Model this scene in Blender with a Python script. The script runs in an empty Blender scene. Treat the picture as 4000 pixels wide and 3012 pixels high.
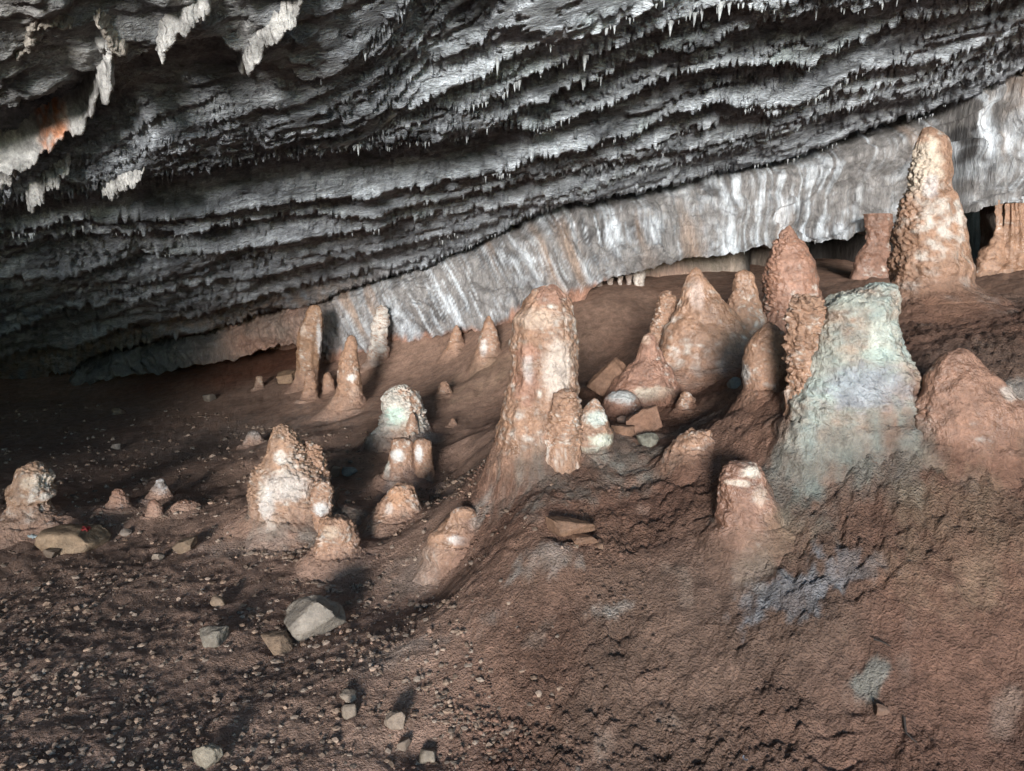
import bpy, bmesh, math, random
import numpy as np

# ------------------------------------------------------------------ camera, sky, sun, exposure
sc = bpy.context.scene
COL = sc.collection
FPX, CX, CY, PITCH, CAMZ = 1580.0, 1106.0, 833.0, math.radians(8.0), 1.5   # photo read at 2212 x 1666

cam_d = bpy.data.cameras.new('camera')
cam_d.sensor_width = 36.0
cam_d.lens = FPX / 2212.0 * 36.0
cam_d.clip_start = 0.05
cam_d.clip_end = 1500.0
cam = bpy.data.objects.new('camera', cam_d)
cam.location = (0, 0, CAMZ)
cam.rotation_euler = (math.radians(90) - PITCH, 0, 0)
COL.objects.link(cam)
sc.camera = cam

SUN_EL, SUN_AZ = math.radians(4.5), math.radians(-6.0)      # light comes in through the mouth behind the camera
sun_d = bpy.data.lights.new('sun', 'SUN')
sun_d.energy = 1.5
sun_d.angle = math.radians(13.0)
sun_d.color = (1.0, 0.965, 0.925)
sun = bpy.data.objects.new('sun', sun_d)
sun.rotation_euler = (math.radians(90) - SUN_EL, 0, SUN_AZ)
sun.location = (0, -12, 6)
COL.objects.link(sun)

world = bpy.data.worlds.new('World')
sc.world = world
world.use_nodes = True
wn = world.node_tree.nodes
wn.clear()
w_out = wn.new('ShaderNodeOutputWorld')
w_bg = wn.new('ShaderNodeBackground')
w_sky = wn.new('ShaderNodeTexSky')
w_sky.sky_type = 'NISHITA'
w_sky.sun_disc = False
w_sky.sun_elevation = SUN_EL
w_sky.sun_rotation = math.radians(180) + SUN_AZ
w_sky.air_density = 0.75
w_sky.dust_density = 0.0
w_sky.ozone_density = 1.5
w_bg.inputs['Strength'].default_value = 0.15
world.node_tree.links.new(w_sky.outputs[0], w_bg.inputs[0])
world.node_tree.links.new(w_bg.outputs[0], w_out.inputs[0])

sc.view_settings.view_transform = 'Standard'
sc.view_settings.look = 'None'
sc.view_settings.gamma = 1.0
sc.view_settings.exposure = 2.2
sc.view_settings.use_curve_mapping = False
sc.render.engine = 'CYCLES'
sc.cycles.max_bounces = 4
sc.cycles.diffuse_bounces = 3
sc.cycles.glossy_bounces = 1
sc.cycles.caustics_reflective = False
sc.cycles.use_denoising = True
sc.cycles.adaptive_threshold = 0.02

# ------------------------------------------------------------------ numeric helpers
rng = np.random.default_rng(7)
random.seed(7)
_perm = np.random.default_rng(11).permutation(512).astype(np.int32) & 255
_perm = np.concatenate([_perm, _perm, _perm])
_g3 = np.random.default_rng(5).normal(size=(256, 3)).astype(np.float32)
_g3 /= np.linalg.norm(_g3, axis=1, keepdims=True)
_rnd = np.random.default_rng(9).random((256, 3)).astype(np.float32)

def _h(i, j, k):
    return _perm[_perm[_perm[i & 255] + (j & 255)] + (k & 255)]

def perlin(x, y, z=0.0):
    x, y, z = np.broadcast_arrays(np.asarray(x, np.float32), np.asarray(y, np.float32), np.asarray(z, np.float32))
    xi, yi, zi = np.floor(x).astype(np.int32), np.floor(y).astype(np.int32), np.floor(z).astype(np.int32)
    fx, fy, fz = x - xi, y - yi, z - zi
    u = fx * fx * fx * (fx * (fx * 6 - 15) + 10)
    v = fy * fy * fy * (fy * (fy * 6 - 15) + 10)
    flat = bool(np.all(fz == 0))
    def gr(a, b, c):
        g = _g3[_h(xi + a, yi + b, zi + c)]
        return g[..., 0] * (fx - a) + g[..., 1] * (fy - b) + g[..., 2] * (fz - c)
    def layer(c):
        a0 = gr(0, 0, c); a1 = gr(1, 0, c); b0 = gr(0, 1, c); b1 = gr(1, 1, c)
        p = a0 + u * (a1 - a0); q = b0 + u * (b1 - b0)
        return p + v * (q - p)
    l0 = layer(0)
    if flat:
        return l0 * 1.5
    w = fz * fz * fz * (fz * (fz * 6 - 15) + 10)
    return (l0 + w * (layer(1) - l0)) * 1.5

def fbm(x, y, z=0.0, oct=4, gain=0.5, lac=2.03):
    s, a = 0.0, 1.0
    for o in range(oct):
        s = s + a * perlin(np.asarray(x) + 17.3 * o, np.asarray(y) - 9.1 * o, z)
        x = np.asarray(x) * lac; y = np.asarray(y) * lac; z = np.asarray(z) * lac
        a *= gain
    return s

def worley(x, y, z=None):
    x = np.asarray(x, np.float32); y = np.asarray(y, np.float32)
    xi, yi = np.floor(x).astype(np.int32), np.floor(y).astype(np.int32)
    best = np.full(x.shape, 9.0, np.float32)
    if z is None:
        for a in (-1, 0, 1):
            for b in (-1, 0, 1):
                r = _rnd[_h(xi + a, yi + b, 0)]
                d = (xi + a + r[..., 0] - x) ** 2 + (yi + b + r[..., 1] - y) ** 2
                best = np.minimum(best, d)
    else:
        z = np.asarray(z, np.float32); zi = np.floor(z).astype(np.int32)
        for a in (-1, 0, 1):
            for b in (-1, 0, 1):
                for c in (-1, 0, 1):
                    r = _rnd[_h(xi + a, yi + b, zi + c)]
                    d = (xi + a + r[..., 0] - x) ** 2 + (yi + b + r[..., 1] - y) ** 2 + (zi + c + r[..., 2] - z) ** 2
                    best = np.minimum(best, d)
    return np.sqrt(best)

def sstep(a, b, x):
    t = np.clip((np.asarray(x) - a) / (b - a), 0, 1)
    return t * t * (3 - 2 * t)

def ray(px, py):                       # photo pixel (2212 wide) to a direction from the camera
    a = (np.asarray(px, float) - CX) / FPX; b = (CY - np.asarray(py, float)) / FPX
    return a, math.cos(PITCH) + b * math.sin(PITCH), -math.sin(PITCH) + b * math.cos(PITCH)

def at_Y(px, py, Y):
    rx, ry, rz = ray(px, py)
    t = Y / ry
    return rx * t, Y, CAMZ + rz * t

def at_Z(px, py, z):
    rx, ry, rz = ray(px, py)
    t = (z - CAMZ) / rz
    return rx * t, ry * t, z

K = 2212.0 / 4000.0                   # control points below are read in full-size photo pixels

# ------------------------------------------------------------------ mesh helpers
def mesh_np(name, V, F, mat=None, parent=None, smooth=True, cols=None, grain=None, origin=None, earth=None):
    V = np.asarray(V, np.float32).reshape(-1, 3)
    F = np.asarray(F, np.int32)
    if origin is not None:
        V = V - np.asarray(origin, np.float32)
    me = bpy.data.meshes.new(name)
    me.vertices.add(len(V)); me.vertices.foreach_set('co', V.ravel())
    k = F.shape[1]
    me.loops.add(F.size); me.loops.foreach_set('vertex_index', F.ravel())
    me.polygons.add(len(F)); me.polygons.foreach_set('loop_start', np.arange(0, F.size, k, dtype=np.int32))
    me.update(calc_edges=True)
    me.polygons.foreach_set('use_smooth', np.full(len(F), smooth, bool))
    if cols is not None:
        at = me.color_attributes.new('pigment', 'FLOAT_COLOR', 'POINT')
        c = np.ones((len(V), 4), np.float32); c[:, :3] = cols
        at.data.foreach_set('color', c.ravel())
    if grain is not None:
        at = me.attributes.new('grain', 'FLOAT', 'POINT')
        at.data.foreach_set('value', np.broadcast_to(np.asarray(grain, np.float32), (len(V),)).copy())
    if mat is not None:
        me.materials.append(mat)
    if earth is not None:
        at = me.attributes.new('earth', 'FLOAT', 'POINT'); at.data.foreach_set('value', np.asarray(earth, np.float32))
    o = bpy.data.objects.new(name, me)
    COL.objects.link(o)
    if origin is not None and parent is None:
        o.location = origin
    if parent is not None:
        o.parent = parent
        if origin is not None:
            o.location = np.asarray(origin) - np.asarray(parent.location)
    return o

def grid_faces(nu, nv, wrap=False):
    i = np.arange(nu - 1)[:, None]; j = np.arange(nv if wrap else nv - 1)[None, :]
    j2 = (j + 1) % nv
    return np.stack([i * nv + j, i * nv + j2, (i + 1) * nv + j2, (i + 1) * nv + j], -1).reshape(-1, 4)

def tag(o, label, cat, group=None, kind=None):
    if label: o['label'] = label
    if cat: o['category'] = cat
    if group: o['group'] = group
    if kind: o['kind'] = kind
    return o

# ------------------------------------------------------------------ materials
def rock_mat(name, fine=70.0, mid=16.0, bump=1.0, rough=(0.55, 0.95), var=0.35, spec=0.35, stretch=(1, 1, 1), pop=0.0, fleck=0.0, hm=0.030, hf=0.016, popscale=0.9, earth=False):
    m = bpy.data.materials.new(name)
    m.use_nodes = True
    nt = m.node_tree; N = nt.nodes; L = nt.links
    N.clear()
    out = N.new('ShaderNodeOutputMaterial'); bs = N.new('ShaderNodeBsdfPrincipled')
    L.new(bs.outputs[0], out.inputs[0])
    geo = N.new('ShaderNodeNewGeometry')
    mp = N.new('ShaderNodeMapping'); mp.inputs['Scale'].default_value = stretch
    L.new(geo.outputs['Position'], mp.inputs['Vector'])
    pig = N.new('ShaderNodeAttribute'); pig.attribute_name = 'pigment'
    gra = N.new('ShaderNodeAttribute'); gra.attribute_name = 'grain'
    fdet = 4 if name.startswith('earth') else 3
    def noise(scale, det, rgh=0.6, dist=0.0):
        n = N.new('ShaderNodeTexNoise'); n.inputs['Scale'].default_value = scale
        n.inputs['Detail'].default_value = det; n.inputs['Roughness'].default_value = rgh
        n.inputs['Distortion'].default_value = dist
        L.new(mp.outputs[0], n.inputs['Vector'])
        return n
    def mrange(src, a, b, c, d):
        n = N.new('ShaderNodeMapRange'); n.inputs[1].default_value = a; n.inputs[2].default_value = b
        n.inputs[3].default_value = c; n.inputs[4].default_value = d
        L.new(src, n.inputs[0]); return n.outputs[0]
    def math_(op, a, b):
        n = N.new('ShaderNodeMath'); n.operation = op
        for i, s in enumerate((a, b)):
            if isinstance(s, (int, float)): n.inputs[i].default_value = s
            else: L.new(s, n.inputs[i])
        return n.outputs[0]
    n1 = noise(mid, 3, 0.62, 0.3); n2 = noise(fine, fdet, 0.74 if fdet > 3 else 0.68); n3 = noise(fine * 4.1, 1, 0.6)
    # colour: pigment with two scales of mottling
    v = math_('MULTIPLY', mrange(n1.outputs['Fac'], 0.3, 0.7, 1 - var, 1 + var), mrange(n2.outputs['Fac'], 0.3, 0.7, 1 - var * 0.8, 1 + var * 0.8))
    mx = N.new('ShaderNodeVectorMath'); mx.operation = 'SCALE'
    L.new(pig.outputs['Color'], mx.inputs[0]); L.new(v, mx.inputs['Scale'])
    col = mx.outputs[0]
    if fleck > 0:
        fl = N.new('ShaderNodeMix'); fl.data_type = 'RGBA'
        L.new(mrange(n3.outputs['Fac'], 0.60, 0.74, 0.0, fleck), fl.inputs['Factor'])
        L.new(col, fl.inputs['A']); fl.inputs['B'].default_value = (0.52, 0.46, 0.40, 1)
        col = fl.outputs['Result']
    L.new(col, bs.inputs['Base Color'])
    rn = noise(9.0, 1)
    L.new(mrange(rn.outputs['Fac'], 0.35, 0.65, rough[0], rough[1]), bs.inputs['Roughness'])
    bs.inputs['Specular IOR Level'].default_value = spec
    # relief: mid lumps, fine grain, optional knobs
    h = math_('ADD', math_('MULTIPLY', n1.outputs['Fac'], hm), math_('MULTIPLY', n2.outputs['Fac'], hf))
    h = math_('ADD', h, math_('MULTIPLY', n3.outputs['Fac'], 0.009 if name.startswith('earth') else 0.006))
    if pop > 0:
        vo = N.new('ShaderNodeTexVoronoi'); vo.inputs['Scale'].default_value = fine * popscale
        vo.feature = 'F1'; L.new(mp.outputs[0], vo.inputs['Vector'])
        h = math_('ADD', h, math_('MULTIPLY', math_('SUBTRACT', 1.0, vo.outputs['Distance']), 0.010 * pop))
    h = math_('MULTIPLY', h, gra.outputs['Fac'])
    if earth:                                                        # the foot turns to earth where the floor laps over it
        ea = N.new('ShaderNodeAttribute'); ea.attribute_name = 'earth'
        ne_ = noise(58, 4, 0.74); ne2 = noise(15, 3, 0.62, .3)
        he = math_('ADD', math_('MULTIPLY', ne_.outputs['Fac'], 0.040), math_('MULTIPLY', ne2.outputs['Fac'], 0.020))
        h = math_('ADD', math_('MULTIPLY', h, math_('SUBTRACT', 1.0, ea.outputs['Fac'])), math_('MULTIPLY', he, ea.outputs['Fac']))
        L.new(math_('SUBTRACT', spec, math_('MULTIPLY', ea.outputs['Fac'], spec - .2)), bs.inputs['Specular IOR Level'])
        L.new(math_('ADD', mrange(rn.outputs['Fac'], 0.35, 0.65, rough[0], rough[1]), math_('MULTIPLY', ea.outputs['Fac'], .35)), bs.inputs['Roughness'])
    bp = N.new('ShaderNodeBump'); bp.inputs['Strength'].default_value = min(1.0, bump)
    bp.inputs['Distance'].default_value = max(1.0, bump)
    L.new(h, bp.inputs['Height']); L.new(bp.outputs[0], bs.inputs['Normal'])
    return m

M_floor = rock_mat('earth_and_grit', fine=58, mid=15, bump=1.0, rough=(0.6, 1.0), var=0.30, spec=0.25, pop=0.9, hm=0.018, hf=0.036, popscale=1.9)
M_ceil = rock_mat('bedded_limestone', fine=55, mid=12, bump=1.0, rough=(0.55, 0.95), var=0.42, spec=0.3, stretch=(0.65, 1.5, 1.5), hm=0.05, hf=0.026)
M_wall = rock_mat('flowstone', fine=70, mid=12, bump=0.8, rough=(0.42, 0.85), var=0.36, spec=0.4, stretch=(1.7, 1.7, 0.35), hm=0.04, hf=0.02)
M_stal = rock_mat('muddy_calcite', fine=58, mid=14, bump=0.8, rough=(0.25, 0.7), var=0.26, spec=0.6, pop=0.7, earth=True)
M_rock = rock_mat('broken_stone', fine=60, mid=11, bump=0.7, rough=(0.6, 0.95), var=0.28, spec=0.3)
M_grav = rock_mat('gravel_stone', fine=90, mid=20, bump=0.5, rough=(0.7, 1.0), var=0.3, spec=0.2)
M_calc = rock_mat('white_calcite', fine=60, mid=14, bump=1.0, rough=(0.4, 0.85), var=0.35, spec=0.4)

def plain_mat(name, col, rough=0.5):
    m = bpy.data.materials.new(name); m.use_nodes = True
    nt = m.node_tree; b = nt.nodes['Principled BSDF']
    n = nt.nodes.new('ShaderNodeTexNoise'); n.inputs['Scale'].default_value = 60
    mx = nt.nodes.new('ShaderNodeMix'); mx.data_type = 'RGBA'
    mx.inputs['A'].default_value = (*[c * 0.7 for c in col], 1); mx.inputs['B'].default_value = (*col, 1)
    nt.links.new(n.outputs['Fac'], mx.inputs['Factor']); nt.links.new(mx.outputs['Result'], b.inputs['Base Color'])
    b.inputs['Roughness'].default_value = rough
    return m

MUD = np.array([0.30, 0.162, 0.112]); MUD_D = np.array([0.20, 0.108, 0.078]); RED = np.array([0.22, 0.095, 0.058])
GREY = np.array([0.20, 0.165, 0.145]); WHITE = np.array([0.62, 0.56, 0.50]); GREEN = np.array([0.33, 0.37, 0.335])
BLUE = np.array([0.30, 0.315, 0.34]); DARK = np.array([0.075, 0.072, 0.075]); TAN = np.array([0.42, 0.30, 0.20])

def lerp(a, b, t):
    t = np.asarray(t)[..., None]
    return a * (1 - t) + b * t

# ------------------------------------------------------------------ the cave floor
FC = []
for px, py, z in [(0,3012,0),(600,3012,0),(1200,3012,.0),(0,2500,0),(600,2500,0),(1100,2600,.02),(0,2150,0),(600,2150,0),(1000,2230,.03),
                  (0,1850,0),(500,1850,0),(900,1750,.03),(0,1620,0),(400,1600,.02),(-1200,1700,0),(-1200,2500,0),(1650,2850,.03),(1450,2450,.04),(1720,2350,.08),
                  (1120,2030,.08),(1560,2030,.15),(1800,2140,.24),(1650,2180,.17),(1700,2420,.13),(1500,2250,.09)]:
    FC.append(at_Z(px * K, py * K, z))
for px, py, Y in [(350,1500,9.6),(700,1450,9.8),(1100,1395,9.8),(1200,1500,8.3),(1355,1590,7.4),(1480,1400,8.4),(1700,1400,8.0),(1600,1275,8.7),
                  (1850,1240,8.3),(2050,1205,7.9),(2300,1165,7.5),(2500,1200,7.3),(2400,1300,6.9),(2350,1450,6.2),(2650,1240,7.0),(2850,1150,6.9),
                  (3150,1180,6.3),(3280,1150,6.4),(3850,1100,6.0),(4000,1160,5.2),(3680,1215,4.1),(3978,1356,3.2),(3617,1302,3.6),
                  (1570,1690,5.8),(1600,1880,4.8),(1750,1500,7.0),(1800,1700,5.6),(1300,1700,6.2),(1700,1950,4.4),(1840,1900,4.3),
                  (1970,1752,3.5),(2170,1775,3.35),(2320,1782,3.3),(2622,1736,3.25),(2893,1628,3.15),(3074,1591,3.0),(3345,1646,2.85),(3707,1709,2.75),(3980,1700,2.75),
                  (2050,2050,2.95),(2450,2050,2.85),(2893,2000,2.72),(3345,2000,2.55),(3850,2000,2.45),
                  (1990,2351,2.65),(2400,2351,2.55),(2893,2351,2.42),(3345,2351,2.31),(3707,2351,2.26),(4000,2351,2.2),
                  (1990,2893,2.23),(2500,2920,2.1),(2893,2930,2.04),(3345,2930,2.0),(3900,2930,1.93),
                  (2500,1584,4.2),(2750,1457,5.0),(3000,1537,3.5),(2650,1650,3.65),(3101,1248,4.9),(2150,1560,4.8)]:
    FC.append(at_Y(px * K, py * K, Y))
FC += [(-3,-1,0),(0,-1,.05),(3,-1,.4),(0,-6,0),(6,-6,.1),(-8,-4,0),(-8,4,0),(-9,9,0),(7,2,1.1),(8,7,1.7),(0,12,1.7),(-6,12,.7),(5,10,1.9),(4,8.2,1.6),(0.7,0.3,.1),(0,0.4,.05),(1.6,1.2,.2),(-4,14,1.0)]
FC = np.array(FC, float)
def _phi(r2): return np.sqrt(r2 + 0.05)
_A = _phi(((FC[:, None, :2] - FC[None, :, :2]) ** 2).sum(-1))
_n = len(FC)
_M = np.zeros((_n + 1, _n + 1)); _M[:_n, :_n] = _A - np.eye(_n) * 0.01; _M[_n, :_n] = 1; _M[:_n, _n] = 1
_W = np.linalg.solve(_M, np.concatenate([FC[:, 2], [0]]))
MOUNDS = []            # extra swells: (x, y, height, radius_x, radius_y)

def floor_base(X, Y):
    X = np.asarray(X, np.float32); Y = np.asarray(Y, np.float32)
    s = np.full(X.shape, _W[_n], np.float32)
    for i in range(_n):
        s += np.float32(_W[i]) * np.sqrt((X - np.float32(FC[i, 0])) ** 2 + (Y - np.float32(FC[i, 1])) ** 2 + np.float32(0.05))
    r = np.sqrt(X * X + Y * Y)
    s = s * (1 - sstep(11, 18, r)) + 0.9 * sstep(11, 18, r) * (Y > 0)
    for (mx, my, h, ax, ay) in MOUNDS:
        s = s + h * np.exp(-(((X - mx) / ax) ** 2 + ((Y - my) / ay) ** 2))
    s = s + 0.045 * fbm(X * 0.9, Y * 0.9, 0.0, 2) * sstep(0.5, 2, r)
    hz = sstep(3.9, 4.6, Y) * (1 - sstep(7.0, 8.2, Y)) * sstep(-2.6, -1.4, X)
    s = s + hz * (0.05 * fbm(X * 2.3, Y * 2.0, 5.5, 2) + 0.035 * sstep(-.12, .12, perlin(X * 1.3 + 4, Y * 2.4, 8.5)))
    return s

def hit_floor(px, py):
    ts = np.linspace(1.2, 12.5, 1600)
    rx, ry, rz = ray(px, py)
    z = CAMZ + rz * ts; f = floor_base(rx * ts, ry * ts)
    k = np.argmax(z < f)
    if not (z < f).any(): k = 1200
    return float(rx * ts[k]), float(ry * ts[k]), float(f[k])

def mound_at(px, py, h, ax, ay):
    x, y, _ = hit_floor(px, py)
    MOUNDS.append((x, y, h, ax, ay))

for a in [(1170,1205,.04,.2,.12),(2100,930,.05,.35,.20),(860,1120,.05,.22,.18),(725,1215,.05,.2,.18),(1000,1190,.06,.22,.18),
          (2010,1290,.05,.3,.25),(1880,1440,.04,.22,.16),(60,1120,.06,.35,.3),(620,1120,.05,.45,.3),(60,1125,.01,.3,.3)]:
    mound_at(*a)
# swells under the feet of the stalagmites: px, py of the foot and its width in photo pixels
FEET = [(2030,672,170),(1715,690,90),(1520,806,200),(1425,775,55),(1165,975,170),(1280,980,80),(1385,876,150),(1545,814,85),(1660,850,100),(1845,915,250),(2090,955,220),
        (1625,1135,120),(664,836,46),(667,868,38),(752,888,70),(818,784,40),(875,944,95),(890,1036,95),(640,1116,150),(862,1124,95),(730,1205,85),(995,1182,95),(50,1132,110),
        (256,1099,48),(346,1079,52),(1056,774,50),(986,758,40),(960,854,34),(1506,978,80),(1482,888,42)]
_feet = []
for (px, py, w) in FEET:
    x, y, z = hit_floor(px, py); ww = w / FPX * math.hypot(y, CAMZ - z); _feet.append((x, y + .25 * ww, ww))
for (x, y, ww) in _feet: MOUNDS.append((x, y, min(.25 * ww, .07), .72 * ww, .55 * ww))
for (px, py, h, ax, ay) in [(1335,1378,-.05,.04,.035),(1840,1402,-.04,.06,.035),(905,1615,-.05,.10,.08),(1230,1142,-.06,.12,.05),(1540,1020,-.07,.06,.07),(1850,1500,-.03,.08,.04),(1290,800,-.10,.25,.25),
                            (1690,700,-.12,.12,.2),(1985,830,-.10,.10,.2),(740,970,-.06,.25,.18),(950,1000,-.06,.22,.16),(930,830,-.06,.25,.3),(930,1075,-.03,.10,.12),(770,1125,-.05,.10,.10),(1500,900,-.08,.12,.10),(1470,1005,-.035,.10,.035),(1130,1015,-.025,.10,.03),(1400,1035,-.025,.15,.03)]:
    mound_at(px, py, h, ax, ay)

az = np.radians(np.concatenate([np.linspace(-180, -60, 24)[:-1], np.linspace(-60, -39, 30)[:-1], np.linspace(-39, 39, 810), np.linspace(39, 60, 30)[1:], np.linspace(60, 180, 24)[1:]]))
rr = np.concatenate([np.linspace(0.02, 1.1, 14)[:-1], 1.0 / np.linspace(1 / 1.1, 1 / 11.5, 540), np.geomspace(11.8, 16, 14), np.geomspace(18, 700, 14)])
R, A = np.meshgrid(rr, az, indexing='ij')
FX, FY = (R * np.sin(A)).astype(np.float32), (R * np.cos(A)).astype(np.float32)
_ri = np.unique(np.concatenate([np.arange(0, len(rr), 4), [len(rr) - 1]])); _ai = np.unique(np.concatenate([np.arange(0, len(az), 4), [len(az) - 1]]))
_cz = floor_base(FX[np.ix_(_ri, _ai)], FY[np.ix_(_ri, _ai)])
def _up1(a, k, n):
    i = np.interp(np.arange(n), k, np.arange(len(k))); i0 = np.minimum(i.astype(int), len(k) - 2); f = (i - i0)[:, None].astype(np.float32)
    return a[i0] * (1 - f) + a[i0 + 1] * f
FZ = _up1(_up1(_cz, _ri, len(rr)).T, _ai, len(az)).T

def floor_zones(x, y):                 # muddy slope / washed flow surface / red earth / crumbly patches
    sl = sstep(-0.45, 0.15, x - 0.02 * y + 0.25 * fbm(x * .7, y * .7, 3.3, 2))
    smo = sstep(5.0, 6.3, y + 0.5 * x + 0.4 * fbm(x * .8, y * .8, 8.1, 2)) * sstep(-2.6, -1.6, x + 0.3 * fbm(x, y, 2.2, 2))
    return sl, smo
PATCHES = [(1750,1270,.17,.07,BLUE*.8,.75,.25),(1850,940,.24,.10,GREEN*.72,.75,.4),(1760,1010,.24,.10,GREEN*.5,.6,.5),(1880,1030,.22,.09,GREEN*.5,.5,.5),
           (1180,1205,.10,.05,WHITE*.6,.7,.5),(985,1165,.10,.06,WHITE*.7,.6,.5),(900,1240,.18,.12,WHITE*.45,.4,.6),(1325,1322,.06,.022,WHITE*.65,.7,.4),
           (1650,1190,.12,.07,TAN*.7,.5,.5),(1620,1240,.08,.05,WHITE*.42,.4,.5),(1880,1475,.05,.025,GREEN*.7,.5,.4),(2190,845,.10,.06,WHITE*.65,.7,.5),
           (700,1130,.35,.16,GREEN*.55,.55,.5),(880,1080,.25,.2,BLUE*.6,.45,.5),(520,1190,.3,.1,GREY*1.35,.5,.5),(1250,1045,.25,.12,GREEN*.5,.45,.6),(2080,1150,.25,.15,TAN*.7,.45,.5),
           (1050,810,.6,.35,TAN*.8,.35,.6),(1320,960,.25,.15,GREEN*.55,.4,.6),(1480,930,.2,.12,WHITE*.45,.4,.6),(860,1420,.2,.06,WHITE*.5,.5,.5),(480,960,1.1,.7,GREY*1.1,.6,.6)]
PATCHES = [hit_floor(p[0], p[1])[:2] + p[2:] for p in PATCHES]
def floor_color(x, y):
    shp = np.shape(x); x = np.asarray(x, np.float32).ravel(); y = np.asarray(y, np.float32).ravel()
    sl, smo = floor_zones(x, y)
    cn = fbm(x * 1.3, y * 1.3, 1.0, 4); cn2 = fbm(x * 4.5, y * 4.5, 4.0, 3); pn = fbm(x * 6, y * 6, 2.0, 2) + .8 * fbm(x * 24, y * 24, 3.0, 2)
    redd = sstep(8.3, 9.3, y + 0.3 * cn) * sstep(-1.2, -2.6, x) * (1 - .7 * sstep(-4.5, -5.5, x))
    c = lerp(np.array([.32,.205,.155]), MUD * 0.66, sl)
    c = lerp(c, MUD_D * .70, np.clip(0.5 + 1.1 * cn + .4 * cn2, 0, 1) * sl)
    c = lerp(c, np.array([.165,.112,.085]), .6 * sstep(-.1, .5, fbm(x * .9 + 7, y * .9, 12.0, 3)) * sl)
    for (fx, fy, ww) in _feet:
        if ww > .1:
            i = np.nonzero((np.abs(x - fx) < 2 * ww) & (np.abs(y - fy) < 2 * ww))[0]
            c[i] = lerp(c[i], MUD * .9, .4 * np.exp(-(((x[i] - fx) / (.85 * ww)) ** 2 + ((y[i] - fy) / (.75 * ww)) ** 2)) * (1 - redd[i]))
    c = lerp(c, np.array([0.29, 0.18, 0.13]), smo * 0.6)
    c = lerp(c, RED, redd)
    for (qx, qy, ax, ay, pc, s_, so) in PATCHES:
        i = np.nonzero((np.abs(x - qx) < 2.6 * ax) & (np.abs(y - qy) < 2.6 * ay))[0]
        d = np.sqrt(((x[i] - qx) / ax) ** 2 + ((y[i] - qy) / ay) ** 2) + 0.75 * pn[i]
        c[i] = lerp(c[i], pc, s_ * (1 - sstep(1 - so, 1 + so, d)) * np.clip(.8 + .9 * cn2[i], .2, 1))
    c = lerp(c, np.array([0.33, 0.25, 0.20]), sstep(0.45, 0.8, cn2) * sl * (1 - smo) * 0.4)
    return lerp(c, np.array([0.30, 0.26, 0.20]), sstep(1.5, 5, -y)).reshape(shp + (3,))

slope_w, smooth_w = floor_zones(FX, FY)
near = (R < 12); infront = sstep(0.3, 0.9, FY)
grain_w = 1.0 - 0.75 * smooth_w
patch = sstep(-0.25, 0.35, fbm(FX * 2.6, FY * 2.6, 5.0, 2))
det = 0.014 * fbm(FX * 3.2, FY * 3.2, 0, 2)
cl = (0.62 - worley(FX * 23 + 2 * perlin(FX * 2, FY * 2), FY * 23)) * 0.020 + (0.6 - worley(FX * 58, FY * 58)) * 0.014 + .006 * fbm(FX * 30, FY * 30, 0, 2)
det = det + cl * grain_w * (0.35 + 0.65 * patch) * (0.6 + 0.6 * slope_w)
det = det + 0.008 * (1 - np.abs(perlin(FX * 1.7 + FY * 0.9, FY * 7.5 - FX * 2.5, 0))) * (0.2 + 0.8 * smooth_w) * slope_w
det = det + 0.016 * fbm(FX * 10, FY * 10, 0, 4) * (1 - 0.6 * smooth_w)
wv = 0.35 * fbm(FX * 2, FY * 2, 6.5, 2)
fis = np.abs(perlin(FX * 7 + FY * 3 + wv, FY * 12 - FX * 4 + wv, 2.5))                       # fissures and crumbling lips
det = det - 0.016 * (1 - sstep(0.0, 0.22, fis)) * sstep(.1, .5, fbm(FX * 2.3, FY * 2.3, 15.0, 2)) * (.5 + .5 * slope_w) * (1 - .4 * smooth_w)
FZ = FZ + det * infront * near * (.55 + .45 * slope_w)
fc = floor_color(FX, FY)
nf_r, nf_a = FX.shape
floor = mesh_np('cave_floor', np.stack([FX, FY, FZ], -1), grid_faces(nf_r, nf_a), M_floor, cols=fc.reshape(-1, 3),
                grain=((0.55 + 0.65 * (1 - smooth_w)) * (0.55 + 0.45 * patch)).ravel())
tag(floor, 'brown muddy cave floor rising from a gravel flat to a slope', 'cave floor', kind='structure')

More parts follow.
